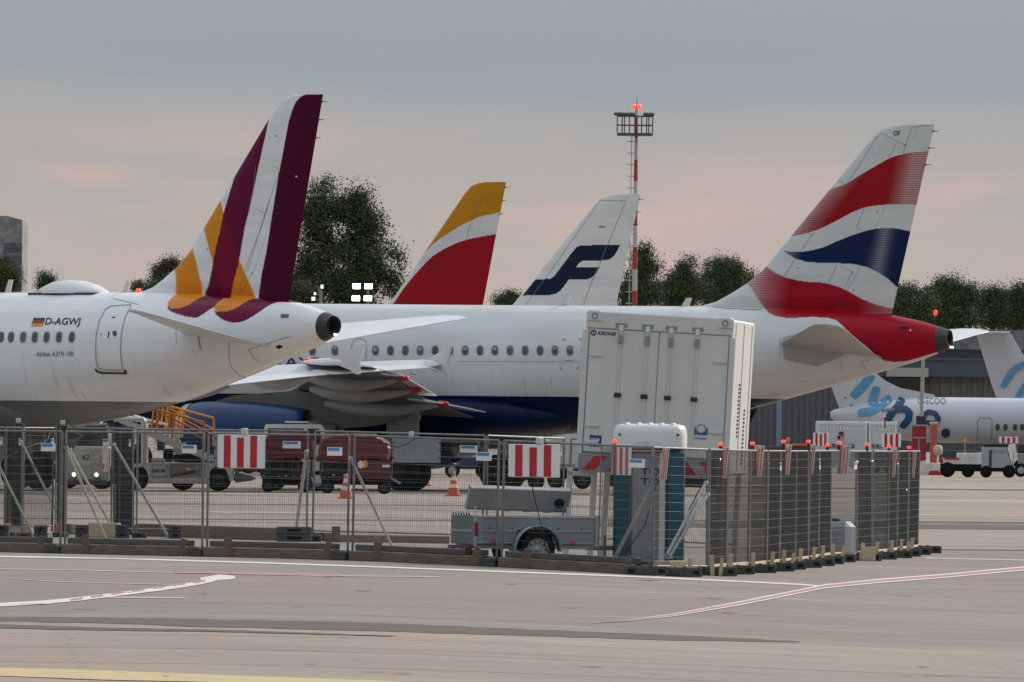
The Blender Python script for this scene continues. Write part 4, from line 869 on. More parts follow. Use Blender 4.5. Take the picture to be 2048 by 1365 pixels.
while k * .8 < mz(275): z = k * .8; lad.lathe([(.22, 0), (.25, 0), (.25, .06), (.22, .06)], 10, (lx + .05, 0, z)); k += 1
lad.build('ladder', M_mw, ms_)
z0, z1 = mz(272), mz(233); pf_ = MB(); W = 1.32
pf_.box(-W, W * .86, -W * .6, W * .6, z0, z0 + .18); M_pl = mat('platform_steel', (.13, .13, .14), .6, .4, .2, 4); pf_.build('platform', M_pl, ms_)
rl = MB()
for y in (-W * .6, W * .6):
    for x in (-W, -W * .74, -W * .62, -W * .36, -.1, W * .28, W * .55, W * .66, W * .86): rl.tube((x, y, z0 + .18), (x, y, z1), .035, 5)
    for zz in (z1, (z0 + z1) / 2 + .05): rl.tube((-W, y, zz), (W * .86, y, zz), .035, 5)
for x in (-W, W * .86): rl.tube((x, -W * .6, z1), (x, W * .6, z1), .035, 5)
rl.build('railing', M_pl, ms_)
for x, hw in ((-1.15, .42), (-.42, .34), (.85, .40)):
    MB().cbox(x - hw, x + hw, -.9, -.5, z1 + .02, z1 + .24, .06).build('floodlight', M_pl, ms_)
for x in (-.17, .2):
    MB().lathe([(.12, 0), (.15, .06), (.15, .22), (.1, .32), (.001, .36)], 14, (x, 0, mz(219)), 'Z').build('obstruction_light', mat('obstruction_glow', (.8, .08, .05), .3, 0, .02, 3, emit=(1, .10, .06), es=1.3), ms_)
MB().tube((0, 0, mz(219)), (.02, 0, mz(196)), .02, 5).build('lightning_rod', M_pl, ms_)
# floodlight clusters
D = 690.0; s = F / D
def lampmast(u, label, lamps):
    r = thing('floodlight_mast', label, 'floodlight', (ray(u, 600)[0] * D, D, 0), 0, 'floodlights in front of the tall tree'); x0 = ray(u, 600)[0] * D
    MB().tube((0, 0, 0), (0, 0, bz(572, u, D)), .09, 10).build('pole', M_grey, r)
    for (lu, lv, wu, hv, on) in lamps:
        x = (lu - CX) / s - x0; z = bz(lv, lu, D); a, b = wu / 2 / s, hv / 2 / s
        hbx = MB().cbox(x - a - .06, x + a + .06, -.25, .1, z - b - .05, z + b + .05, .03).build('lamp_housing', M_dgrey, r)
        MB().box(x - a, x + a, -.262, -.252, z - b, z + b).build('lens', on, hbx)
        MB().tube((0, .05, z - .1), (x, .0, z), .03, 5).build('bracket', M_grey, r)
M_lw2 = mat('dimmer_lamp_glow', (.9, .9, .85), .3, 0, .02, 3, emit=(1, .96, .85), es=1.3)
lampmast(735, 'floodlight mast with four bright lamps before the tall tree', [(712, 573, 15, 10, M_lampw), (736, 573, 15, 10, M_lampw), (711, 597, 15, 10, M_lampw), (735, 597, 15, 10, M_lampw)])
lampmast(641, 'smaller floodlight mast with turned-away lamps left of the bright one', [(643, 574, 5, 7, M_lw2), (626, 598, 7, 7, M_lw2), (629, 588, 4, 5, M_lw2)])
# small red lamp in front of the right trees
r = thing('warning_light', 'small red warning light on a thin pole above the hangar roof', 'warning light', (ray(1871, 620)[0] * 960, 960, 0))
zz = bz(632, 1871, 960); MB().tube((0, 0, 0), (0, 0, zz), .025, 6).build('pole', M_dgrey, r); MB().lathe([(.06, 0), (.15, .1), (.15, .32), (.06, .46), (.001, .5)], 12, (0, 0, zz), 'Z').build('lens', mat('red_signal_glow', (.8, .03, .02), .3, 0, .02, 3, emit=(1, .05, .04), es=1.0), r)

# ------------------------------------------------------------------ turboprop airliners far right
M_fbw = mat('turboprop_white', (.66, .67, .70), .35, 0, .06, .5); M_fbl = mat('light_blue_lettering', (.12, .38, .62), .5, 0, .1, 2); M_fbd = mat('dark_blue_lettering', (.008, .06, .17), .5, 0, .1, 2)
def turboprop(label, D, dx, full=True):
    s = F / D; r0 = thing('turboprop', label, 'airliner', ((1662 + dx - CX) / s, D, 0)); x00 = (1662 + dx - CX) / s
    U = [1662, 1670, 1690, 1720, 1760, 1800, 1850, 1900, 2000, 2200, 2500, 2560, 2590, 2600]; Tp = [818, 813, 807, 800, 794, 790, 787, 786, 786, 786, 788, 800, 815, 828]; Bt = [828, 835, 845, 857, 866, 872, 876, 877, 877, 877, 876, 872, 860, 842]
    V = []; n = 40
    for u, a, b in zip(U, Tp, Bt):
        zc = HC + (840 - (a + b) / 2) / s; rz = (b - a) / 2 / s
        for i in range(n): t = 2 * math.pi * i / n; V.append(((u - 1662) / s, rz * math.sin(t), zc + rz * math.cos(t)))
    MB().add(V, [(j * n + i, (j + 1) * n + i, (j + 1) * n + (i + 1) % n, j * n + (i + 1) % n) for j in range(len(U) - 1) for i in range(n)], True).build('fuselage', M_fbw, r0)
    q = lambda u, v: ((u - 1662) / s, HC + (840 - unroll(u + dx, v)) / s)
    P = [q(*p) for p in ((1630, 668), (1700, 668), (1722, 705), (1750, 745), (1772, 762), (1800, 776), (1870, 790), (1870, 802), (1680, 816), (1663, 772))]
    MB().prism(P, -.14, .14, 'Y').build('fin', M_fbw, r0)
    zt = q(1660, 668)[1]; MB().cbox(-1.3, 1.2, -3.9, 3.9, zt, zt + .16, .05).build('tailplane', M_fbw, r0)
    zc = HC + (840 - 831.5) / s; R_ = 45.5 / s
    MB().cbox(15.5, 17.8, -13.5, 13.5, zc + R_ - .25, zc + R_ + .12, .08).build('wing', M_fbw, r0)
    for sg in (-1, 1):
        MB().lathe([(.1, 14.5), (.45, 15.2), (.55, 17), (.5, 19.5), (.2, 20.2), (.001, 20.3)], 16, (0, sg * 4.1, zc + .9), 'X').build('engine_nacelle', M_fbw, r0)
        g = MB().tube((16.3, sg * 4.1, .4), (16.3, sg * 4.1, 2.6), .08, 8).build('landing_gear', M_gearm, r0); MB().lathe([(.2, -.12), (.4, -.12), (.42, 0), (.4, .12), (.2, .12)], 18, (16.3, sg * 4.1, .42), 'Y').build('tyre', M_black, g)
    def on(u, v, lift=.03):
        z = HC + (840 - unroll(u, v)) / s; x = (u - dx - 1662) / s
        tp, bt = np.interp(u - dx, U, Tp), np.interp(u - dx, U, Bt); c = HC + (840 - (tp + bt) / 2) / s; rr_ = (bt - tp) / 2 / s
        yf = math.sqrt(max(0, rr_ ** 2 - (z - c) ** 2)); return Vector((x, -max(yf, .14) - lift, z))
    return r0, on
def fstrip(on, name, pts, w, m, parent, lift=.04):
    Q = []
    for a, b in zip(pts, pts[1:]):
        for k in range(5): Q.append((a[0] + (b[0] - a[0]) * k / 5, a[1] + (b[1] - a[1]) * k / 5))
    Q.append(pts[-1]); V = []
    n = len(Q)
    for i, q in enumerate(Q):
        a = Q[max(0, i - 1)]; b = Q[min(n - 1, i + 1)]; dx, dy = b[0] - a[0], b[1] - a[1]; h_ = math.hypot(dx, dy) or 1; e = min(i, n - 1 - i); ww = w * (.7 if e == 0 else .95 if e == 1 else 1)
        nx, ny = -dy / h_ * ww / 2, dx / h_ * ww / 2; V += [on(q[0] + nx, q[1] + ny, lift), on(q[0], q[1], lift), on(q[0] - nx, q[1] - ny, lift)]
    return MB().add(V, [(3 * i + k, 3 * i + k + 1, 3 * i + k + 4, 3 * i + k + 3) for i in range(n - 1) for k in (0, 1)]).build(name, m, parent)
fb, on1 = turboprop('white turboprop airliner behind the red cabinet, with slanting blue letters', 830.0, 0)
fbk = 0
for pts, w_, m in (([(1706, 795), (1726, 774), (1746, 750)], 18, M_fbl), ([(1755, 774), (1749, 792), (1744, 812)], 17, M_fbl), ([(1783, 795), (1765, 808), (1745, 822), (1716, 827)], 16, M_fbl),
                   ([(1806, 796), (1797, 812), (1784, 826), (1774, 842)], 15, M_fbd), ([(1762, 821), (1790, 819)], 5, M_mark2), ([(1792, 820), (1810, 818), (1819, 826), (1817, 840), (1803, 856)], 14, M_fbd), ([(1850, 838), (1846, 830), (1858, 824), (1870, 827), (1877, 838), (1873, 847), (1850, 846)], 10, M_fbd)):
    fstrip(on1, 'fuselage_letter', pts, w_, m, fb, .04 + .012 * fbk); fbk += 1
MB().add([on1(u, v, .07) for u, v in oval(1892, 867, 9, 9.5, p=2)], [tuple(range(16))]).build('fuselage_letter', M_fbd, fb)
V_, P_ = text2d('G-ECOO'); MB().add([on1(1836 + a * 56, 808 - b * 12, .06) for a, b in V_], P_).build('registration', M_mark2, fb)
for u in (1995, 2011, 2030, 2044): MB().add([on1(a, b, .05) for a, b in oval(u, 855, 4.2, 6.5)], [tuple(range(16))]).build('window', M_pane, fb)
fstrip(on1, 'door', [(1955, 888), (1955, 842), (1960, 836), (1980, 836), (1984, 842), (1984, 888)], 1.8, M_seal, fb)
for (u, v) in ((1692, 796), (1704, 811)): MB().add([on1(a, b, .06) for a, b in oval(u, v, 3, 1.6)], [tuple(range(16))]).build('inlet', M_mark2, fb)
fb2, on2 = turboprop('second white turboprop behind the first, only its fin showing at the right edge', 905.0, 322)
for pts in ([(2006, 775), (2020, 752), (2034, 733)], [(2020, 745), (2060, 722)], [(2030, 808), (2046, 780), (2060, 760)]):
    fstrip(on2, 'fin_letter', pts, 12, M_fbl, fb2, .05 + .00005 * pts[0][0])

# ------------------------------------------------------------------ apron equipment, far right
def wheel(parent, x, y, r, w=.2, nm='wheel', rim=M_gearm):
    o = MB().lathe([(r * .55, -w / 2), (r * .92, -w / 2), (r, -w * .3), (r, w * .3), (r * .92, w / 2), (r * .55, w / 2)], 26, (x, y, r), 'Y').build(nm, M_black, parent)
    MB().lathe([(.001, -w * .42), (r * .2, -w * .45), (r * .3, -w * .25), (r * .55, -w * .4), (r * .58, -w * .4), (r * .58, w * .4), (.001, w * .4)], 18, (x, y, r), 'Y').build('rim', rim, o); return o
def at(u, v): x, y, z = GP(u, v); return (x, y, z), F / y
(lx, ly, lz), s = at(1716, 938)
ly = 560.0; s = F / ly; lx = (1716 - CX) / s
for (ua, ub, lab, txt, t0, t1) in ((1635, 1737, 'long white cargo container with a small red, gold and blue emblem', 'EUROWINGS', 1657, 1712), (1738.5, 1796, 'shorter white container standing right of the long one', 'EURO', 1746, 1769)):
    x0 = (ua - CX) / s; r = thing('cargo_container', lab, 'container', (x0, ly, 0)); wd = (ub - ua) / s; zt = bz(843, 1716, ly)
    MB().cbox(0, wd, 0, 2.2, .25, zt, .05).build('body', mat('container_pale', (.60, .62, .66), .5, 0, .08, 1.5), r)
    fr = MB()
    for x in (.02, wd - .1): fr.box(x, x + .08, -.03, -.001, .3, zt - .05)
    fr.box(.1, wd - .1, -.03, -.001, zt - .16, zt - .06)
    for k in range(int(wd / .16)): fr.box(.14 + k * .16, .2 + k * .16, -.025, -.002, zt - .42, zt - .2)
    fr.build('frame', M_white, r); wheel(r, .35, .3, .22); wheel(r, wd - .35, .3, .22)
    za = bz(897, 1716, ly); text_on('side_lettering', txt, M_navy, r, lambda a, b: ((t0 - ua) / s + a * (t1 - t0) / s, -.035, za + b * .2), .0, .02)
    if txt == 'EUROWINGS':
        for P, m in (([(1677, 869), (1682, 864), (1690, 865), (1684, 870)], M_navy), ([(1683, 869), (1689, 866), (1690, 874), (1684, 874)], M_red), ([(1683, 876), (1689, 874), (1692, 879), (1685, 881)], mat('emblem_gold', (.8, .45, .03), .4)), ([(1677, 872), (1682, 872), (1682, 880), (1677, 878)], M_navy)):
            MB().add([((u - ua) / s, -.036, bz(v, u, ly)) for u, v in P], [tuple(range(4))]).build('emblem', m, r)
def board_sign(label, u0, u1, v0, v1, D, rz=0.0, stripes=3, lamp=None, mred=M_red, mw=M_signw, group='striped warning boards', lean=0.0, post=True, back=False, loc=None, wid=None, th=.05):
    s = F / D; uc, vc = (u0 + u1) / 2, v1; x, y = ray(uc, vc)[0] * D, D; z = bz((v0 + v1) / 2, uc, D); hh = (v1 - v0) / s / 2; ww = (wid if wid else (u1 - u0) / s) / 2
    r = thing('warning_board', label, 'sign', (x, y, z), rz, group, tilt=(0, lean))
    MB().cbox(-ww, ww, -th / 2, th / 2, -hh, hh, .008).build('panel', M_grey if back else mw, r)
    if not back:
        n = stripes; step = 2 * ww / (2 * n + 1)
        for k in range(n):
            a = -ww + (2 * k + 1) * step; MB().box(a, a + step * 1.02, -th / 2 - .004, -th / 2 - .0005, -hh + .01, hh - (.01 if k != 1 else .05)).build('red_stripe', mred, r)
    else:
        for zz in (-.6, 0, .6):
            for sx in (-1, 1): MB().box(sx * ww * .96 - .02, sx * ww * .96 + .02, -th / 2 - .012, -th / 2 - .001, zz * hh - .01, zz * hh + .01).build('bracket', M_dgrey, r)
    if lamp:
        lb = MB().cbox(lamp[0] - .05, lamp[0] + .05, -.05, .05, hh + .003, hh + .11, .012).build('lamp', M_lampoff, r)
    return r
board_sign('far striped board left of the white containers', 1626, 1657, 866, 893, 540, lamp=None)
board_sign('far striped board before the shorter white container', 1763, 1802, 867, 895, 540)
board_sign('far striped board above the tow tractor cab at the right', 1998, 2036, 874, 887, 560)
for x, lab in ((1627, 'left'), ): pass
r = thing('red_cabinet', 'red equipment cabinet with a grey cross brace at the foot of the pale pole', 'cabinet', (ray(1838, 930)[0] * 548, 548, 0)); s = F / 548
zt = bz(850, 1838, 548); MB().cbox(-.32, .32, 0, .5, bz(922, 1838, 548), zt - .08, .02).build('body', mat('cabinet_red', (.36, .015, .02), .5, 0, .15, 3), r)
MB().cbox(-.38, .38, -.05, .55, zt - .08, zt, .02).build('top', M_grey, r)
b = MB(); b.box(-.3, .3, -.03, -.002, zt - .62, zt - .55); b.box(-.05, .01, -.03, -.002, bz(922, 1838, 548), zt - .62); b.build('brace', M_grey, r)
MB().cbox(-.34, .34, .02, .48, 0, bz(923, 1838, 548), .02).build('plinth', M_dirty, r)
r = thing('red_post', 'faded red flat post with pale cap just right of the red cabinet', 'post', (ray(1867, 930)[0] * 545, 545, 0)); s = F / 545
MB().cbox(-.16, .16, 0, .2, bz(926, 1867, 545), bz(850, 1867, 545), .02).build('panel', mat('faded_post_red', (.52, .10, .09), .5, 0, .12, 3), r); MB().cbox(-.2, .2, -.03, .23, bz(850, 1867, 545) + .002, bz(844, 1867, 545), .03).build('cap', M_woodl, r)
MB().cbox(-.3, .3, -.03, .25, 0, bz(926.5, 1867, 545), .03).build('base', M_dirty, r)
r = thing('lamp_post', 'pale slim pole rising behind the red cabinet up to the tail cone', 'pole', (ray(1840, 930)[0] * 552, 552, 0))
MB().tube((0, 0, 0), (.1, 0, bz(690, 1842, 552)), .10, 12, .08).build('pole', mat('pale_pole', (.45, .47, .43), .6, 0, .2, 3), r); MB().cbox(-.2, .25, -.1, .2, bz(852, 1838, 552), bz(832, 1838, 552), .04).build('control_box', M_dgrey, r)
r = thing('barrier_block', 'low white and red barrier block below the red cabinet', 'barrier', (ray(1860, 940)[0] * 540, 540, 0)); s = F / 540
MB().prism([(-.7, 0), (.7, 0), (.5, .25), (.1, .45), (-.6, .45), (-.7, .3)], 0, .4, 'Y').build('white_block', M_dirty, r); MB().prism([(-.1, .02), (.62, .02), (.35, .22), (.0, .20)], -.03, -.002, 'Y').build('red_block', M_red, r)
# tow tractor with flat bed
D = 522.0; s = F / D; u0 = 1945
r = thing('tow_tractor', 'white tow tractor with flat bed facing right on the far apron', 'tow tractor', (ray(u0, 950)[0] * D, D, 0)); X = lambda u: (u - u0) / s; Z = lambda v: max(.02, (952 - v) / s)
M_ttg = mat('tractor_pale_green', (.40, .44, .45), .5, 0, .1, 2)
MB().prism([(X(1962), Z(932)), (X(1966), Z(890)), (X(2012), Z(890)), (X(2024), Z(932))], 0, 1.3, 'Y').build('cab', M_ttg, r)
MB().prism([(X(2013), Z(888)), (X(2030), Z(884)), (X(2035), Z(915)), (X(2028), Z(922)), (X(2022), Z(940)), (X(2025), Z(932))], -.02, 1.32, 'Y').build('front_panel', M_white, r)
MB().box(X(1968), X(2016), -.03, 1.33, Z(890) + .002, Z(886)).build('roof', M_blackp, r); MB().box(X(1978), X(1983), -.015, -.002, Z(931), Z(897)).build('door_gap', M_dgrey, r)
MB().box(X(2026), X(2036), .1, 1.2, Z(928), Z(917)).build('grille', M_blackp, r)
text_on('cab_lettering', 'POTHE', M_mark2, r, lambda a, b: (X(1984) + a * 24 / s, -.01, Z(903) + b * .14))
MB().cbox(X(1886), X(1964), 0, 1.3, Z(926), Z(914), .02).build('bed', M_dirty, r); MB().cbox(X(1915), X(1964), .02, 1.28, Z(914) + .002, Z(903), .03).build('bed_load', M_dirty, r)
MB().box(X(1888), X(1918), -.02, -.002, Z(917), Z(913)).build('red_trim', M_red, r); MB().cbox(X(1878), X(1885.5), .1, .5, Z(924), Z(912), .03).build('tail_lamp', M_red, r)
MB().box(X(1890), X(2028), .1, 1.2, Z(940), Z(926) - .002).build('chassis', M_blackp, r)
for u, rr_ in ((1895, .33), (1936, .28), (1972, .26), (2018, .28)): wheel(r, X(u), .05, rr_, rim=M_blackp)
MB().lathe([(.001, 0), (.12, 0), (.2, .1), (.2, .35), (.12, .45), (.001, .47)], 14, (X(1876), .3, Z(909)), 'Z').build('beacon', M_woodl, r)
r = thing('tow_tractor', 'second tow tractor cut off by the right edge behind the first', 'tow tractor', (ray(2062, 950)[0] * 533, 533, 0)); 
MB().cbox(-.75, 1.6, 0, 1.3, .45, 1.05, .05).build('body', M_grey, r); MB().cbox(-.6, .5, .05, 1.25, 1.055, 1.45, .05).build('cab', M_dgrey, r); wheel(r, -.45, .05, .3); wheel(r, 1.2, .05, .3)
# yellow boxes and a low equipment row behind
for i, (u, v, w_, m, lab) in enumerate(((1930, 882, 7, M_yell, 'small yellow box below the turboprop'), (1576, 880, 8, M_yell, 'small yellow box before the hangar wall'))):
    D = 570.0; s = F / D; r = thing('equipment_post', lab, 'equipment box', (ray(u, v)[0] * D, D, 0)); z = bz(v, u, D)
    MB().tube((0, .05, 0), (0, .05, z), .03, 6).build('post', M_grey, r); MB().cbox(-w_ / 2 / s, w_ / 2 / s, 0, .2, z - .08, z + .1, .02).build('box', m, r)
r = thing('baggage_cart_row', 'dark green low cart behind the tow tractor bed', 'cart', (ray(1915, 900)[0] * 600, 600, 0)); MB().cbox(-.9, 1.0, 0, 1.2, .5, 1.0, .04).build('body', mat('dark_green_paint', (.03, .07, .07), .6), r); wheel(r, -.6, .1, .25); wheel(r, .7, .1, .25)
r = thing('baggage_cart', 'low brown cart with orange load behind the grey fence top', 'cart', (ray(1580, 900)[0] * 480, 480, 0)); s = F / 480
MB().cbox(-.9, .9, 0, 1.3, .4, bz(893, 1580, 480), .05).build('body', mat('brown_load', (.11, .075, .06), .8, 0, .3, 4), r); MB().cbox(.1, .7, -.03, 1, bz(893, 1580, 480) + .003, bz(888, 1580, 480), .03).build('load', M_orange, r); wheel(r, -.6, .1, .25); wheel(r, .6, .1, .25)
# ------------------------------------------------------------------ vehicles under the wings
def frame_at(u0, v0, D): 
    s = F / D; return (ray(u0, v0)[0] * D, D, 0), (lambda u: (u - u0) / s), (lambda v: (v0 - v) / s), s
# passenger stairs truck
D = 370.5; loc, X, Z, s = frame_at(345, 993, D)
r = thing('stairs_truck', 'white stairs truck with orange handrails left of the blue engine', 'stairs truck', loc)
MB().prism([(X(266), Z(972)), (X(266), Z(940)), (X(300), Z(937)), (X(448), Z(937)), (X(462), Z(945)), (X(468), Z(972)), (X(456), Z(972)), (X(454), Z(955)), (X(446), Z(945)), (X(428), Z(943)), (X(420), Z(952)), (X(419), Z(972)), (X(296), Z(972)), (X(293), Z(955)), (X(286), Z(945)), (X(270), Z(948))], 0, 2.1, 'Y').build('body', M_white, r)
pn = MB().box(X(338), X(411), -.025, -.002, Z(966), Z(938.5)).build('side_panel', mat('panel_grey', (.30, .30, .30), .5, 0, .1, 3), r)
for P, m in (([(340, 964), (352, 958), (356, 965), (340, 967)], M_mark), ([(352, 959), (380, 953), (391, 952), (391, 957), (372, 961), (354, 964)], mat('logo_red', (.25, .02, .03), .5)), ([(358, 965), (385, 959), (384, 963), (366, 967)], mat('logo_sand', (.5, .38, .2), .5)), ([(371, 951), (375, 946), (383, 950), (380, 953)], M_white)):
    MB().add([(X(a), -.03, Z(b)) for a, b in P], [tuple(range(len(P)))]).build('emblem', m, pn)
dr = MB().box(X(303), X(335), -.03, -.002, Z(965), Z(941)).build('side_door', M_dirty, r)
b = MB(); [b.box(X(a), X(c), -.036, -.031, Z(d), Z(e)) for a, c, d, e in ((303, 335, 942, 941.2), (303, 335, 965.8, 965), (303, 303.8, 965, 942), (334.2, 335, 965, 942), (330, 334, 945.5, 944), (330, 334, 964, 962.5))]; b.build('door_edge', M_mark, dr)
text_on('fleet_number', '500100', M_mark, dr, lambda a, b: (X(304.5) + a * 26 / s, -.04, Z(957) + b * .11), 0, .02)
MB().cbox(X(296), X(419), -.06, 2.1, Z(979), Z(968.5), .03).build('sill', M_dirty, r)
wheel(r, X(436), .12, .36, .28, rim=M_dgrey); wheel(r, X(274), .12, .37, .28, rim=M_dgrey); wheel(r, X(362), 1.85, .40, .28, rim=M_dgrey); wheel(r, X(436), 1.9, .36, .28, rim=M_dgrey)
MB().prism([(X(468), Z(950)), (X(476), Z(956)), (X(500), Z(962)), (X(512), Z(967)), (X(500), Z(972)), (X(470), Z(976))], .3, 1.8, 'Y').build('bumper', mat('bumper_grey', (.22, .22, .22), .5, 0, .2, 3), r)
MB().cbox(X(300), X(330), .1, .9, Z(937) + .003, Z(928), .05).build('seat_box', M_dirty, r); MB().cbox(X(325), X(345), .2, .7, Z(936), Z(909), .05).build('seat', M_black, r)
cf = MB(); 
for y in (.05, 1.95): cf.tube((X(286), y, Z(938)), (X(286), y, Z(857)), .085, 10); cf.tube((X(286), y, Z(857)), (X(282), y, Z(851)), .085, 10); cf.tube((X(282), y, Z(851)), (X(225), y, Z(851)), .085, 10)
cf.box(X(225), X(284), 0, 2.0, Z(852), Z(848)); cf.build('cab_frame', M_white, r)
MB().box(X(228), X(240), .1, 1.9, Z(935), Z(852)).build('cab_rear', M_dgrey, r); MB().box(X(345), X(400), .7, 1.9, Z(936), Z(921)).build('engine_cover', M_blackp, r)
st = MB(); 
for y in (.0, 1.7): st.prism([(X(200), Z(841)), (X(200), Z(829)), (X(292), Z(869)), (X(410), Z(918)), (X(440), Z(932)), (X(440), Z(938)), (X(408), Z(930)), (X(292), Z(883))], y, y + .16, 'Y')
st.build('stair_stringer', M_white, r)
sp = MB()
for k in range(20): u = 205 + k * 11; v = 833 + (u - 205) * .415; sp.box(X(u), X(u + 9), .17, 1.69, Z(v + 3), Z(v))
sp.build('steps', M_grey, r)
for y, nm in ((.08, 'handrail'), (1.78, 'handrail')):
    dy = 0 if y < 1 else -9; hr_ = MB(); du = 0 if y < 1 else 16
    P = lambda u, v: (X(u + du), y, Z(v + dy))
    hr_.tube(P(272, 821), P(407, 856), .035, 8); hr_.tube(P(407, 856), P(407, 912), .035, 8); hr_.tube(P(318, 838), P(407, 878), .03, 8); hr_.tube(P(345, 858), P(407, 890), .025, 6)
    for u, v0, v1 in ((306, 830, 872), (315, 832, 880), (339, 838, 885), (347, 840, 896), (251, 827, 848)): hr_.tube(P(u, v0), P(u - 5, v1), .05 if u in (315, 347) else .035, 8)
    hr_.build(nm, M_yell, r)
wr = MB()
for k, (a, b, c, d) in enumerate(((206, 829, 333, 860), (196, 832, 320, 860), (192, 836, 300, 861), (212, 826, 335, 864))): wr.tube((X(a), .5 + .3 * k, Z(b)), (X(c), .5 + .3 * k, Z(d)), .022, 6)
wr.build('guard_rails', M_white, r)
# white truck facing the camera on the far left
D = 374.0; loc, X, Z, s = frame_at(165, 985, D)
r = thing('service_truck', 'white truck facing forward with both headlights on and number 62', 'truck', loc)
MB().cbox(X(112), X(219), 0, 4.2, Z(970), Z(900), .05).build('body', mat('truck_dim_white', (.36, .355, .33), .5, 0, .12, 2), r)
MB().prism([(X(128), Z(899)), (X(136), Z(862)), (X(210), Z(858)), (X(217), Z(899))], .25, 2.0, 'Y').build('cab', M_dgrey, r)
MB().box(X(140), X(206), .235, .248, Z(896), Z(867)).build('windscreen', M_glass, r)
MB().box(X(145), X(180), -.02, -.002, Z(938), Z(903)).build('front_panel', mat('truck_panel', (.44, .43, .40), .5, 0, .1, 3), r)
text_on('fleet_number', '62', M_mark, r, lambda a, b: (X(163.5) + a * 15 / s, -.03, Z(926.5) + b * .17), 0, .02)
MB().box(X(204), X(217), -.02, -.002, Z(950), Z(903)).build('side_marker', M_dirty, r); MB().box(X(204.5), X(208), -.03, -.021, Z(945), Z(933)).build('indicator', M_orange, r)
for u in (147.5, 192.5):
    hl = MB().lathe([(.13, .0), (.13, -.04), (.10, -.05)], 18, (X(u), 0, Z(956)), 'Y').build('headlight', M_grey, r); MB().lathe([(.001, -.055), (.045, -.05), (.06, -.041)], 18, (X(u), 0, Z(956)), 'Y').build('lens', M_headl, hl)
MB().cbox(X(118), X(214), -.12, .2, Z(977), Z(966), .03).build('bumper', M_dgrey, r)
for u in (133, 203): wheel(r, X(u), .55, .40, .4)
b = MB()
for k in range(5): b.tube((X(133 + k * 14), .3, Z(862)), (X(150 + k * 16), 1.6, Z(838)), .03, 6)
b.tube((X(128), .3, Z(861)), (X(212), .3, Z(855)), .05, 6); b.tube((X(165), .2, Z(858)), (X(200), .2, Z(838)), .06, 6); b.build('roof_rack', M_grey, r)
# tarpaulin baggage carts
def tarp(P, y0, y1, name, m, parent, seed):
    rg = random.Random(seed); V = []; ny = 7; n = len(P); cx = sum(p[0] for p in P) / n; cz = sum(p[1] for p in P) / n
    Q = []
    for i in range(n):
        a, b = P[i], P[(i + 1) % n]
        for k in range(5): Q.append((a[0] + (b[0] - a[0]) * k / 5, a[1] + (b[1] - a[1]) * k / 5))
    n = len(Q)
    for j in range(ny):
        e = .93 if j in (0, ny - 1) else 1.0
        for (x, z) in Q: V.append((cx + (x - cx) * e + rg.uniform(-.03, .03), y0 + (y1 - y0) * j / (ny - 1) + rg.uniform(-.03, .03), cz + (z - cz) * e + rg.uniform(-.03, .03)))
    return MB().add(V, [(j * n + i, j * n + (i + 1) % n, (j + 1) * n + (i + 1) % n, (j + 1) * n + i) for j in range(ny - 1) for i in range(n)], True).add(V[:n], [tuple(range(n))], False).add(V[-n:], [tuple(range(n))]).build(name, m, parent)
M_bagr = mat('bag_red', (.25, .02, .03), .6); M_bagg = mat('bag_green', (.03, .14, .12), .6); M_bagk = mat('bag_dark', (.04, .035, .035), .7)
def bagcart(label, u0, v0, D, tp, uL, uR, vT, vB, seed, extra=False):
    loc, X, Z, s = frame_at(u0, v0, D); r = thing('baggage_cart', label, 'baggage cart', loc, 0, 'baggage carts in front of the landing gear')
    tarp([(X(a), Z(b)) for a, b in tp], .02, 1.5, 'tarpaulin', M_tarp, r, seed)
    MB().cbox(X(uL), X(uR), .05, 1.45, Z(vB), Z(vB - 6), .02).build('deck', M_dgrey, r)
    fr = MB()
    for u in (uL, (uL + uR) * .5 - 8, (uL + uR) * .5 + 12, uR):
        for y in (.06, 1.44): fr.tube((X(u), y, Z(vB - 6)), (X(u), y, Z(vT)), .03, 6)
    for v in (vT + 6, (vT + vB) / 2, vB - 10):
        for y in (.06, 1.44): fr.tube((X(uL), y, Z(v)), (X(uR), y, Z(v)), .022, 6)
    for k in range(14): u = uL + 3 + k * (uR - uL - 6) / 13; fr.tube((X(u), .06, Z(vB - 6)), (X(u), .06, Z(vT + 6)), .009, 4)
    for u in (uL, uR): fr.tube((X(u), .05, Z(vT + 6)), (X(u), 1.45, Z(vT + 6)), .03, 6)
    fr.build('cage', M_dgrey, r); rg = random.Random(seed); 
    for k in range(6):
        a = X(uL) + .06 + k * (X(uR) - X(uL) - .15) / 6; MB().cbox(a, a + (X(uR) - X(uL)) / 6.6, .2, 1.3, Z(vB - 6) + .003, Z(vB - 6) + rg.uniform(.45, .62), .05).build('bag_and_shade', [M_bagk, M_bagr, M_bagk, M_bagg, M_bagk, M_dgrey][(k + seed) % 6], r)  # bags raised so their dark tones fill in the cage's interior shadow
    MB().box(X(uL + 2), X(uR - 2), .25, 1.2, Z(vB + 12), Z(vB)).build('chassis', M_blackp, r)
    for u in (uL + 14, uR - 14): wheel(r, X(u), .12, .20, .16, rim=M_dgrey); wheel(r, X(u), 1.35, .20, .16, rim=M_dgrey)
    return r, X, Z, s
r, X, Z, s = bagcart('left baggage cart under a dark red tarpaulin', 575, 992, 367.5, [(523, 926), (528, 890), (540, 873), (612, 870), (622, 882), (632, 925), (600, 924), (560, 928)], 522, 622, 925, 966, 3)
r, X, Z, s = bagcart('right baggage cart under a rumpled dark red tarpaulin, moon sign on its side', 712, 996, 364, [(633, 930), (640, 886), (664, 878), (745, 876), (758, 882), (776, 892), (780, 905), (776, 928), (735, 927), (690, 932), (650, 934)], 640, 782, 928, 966, 4)
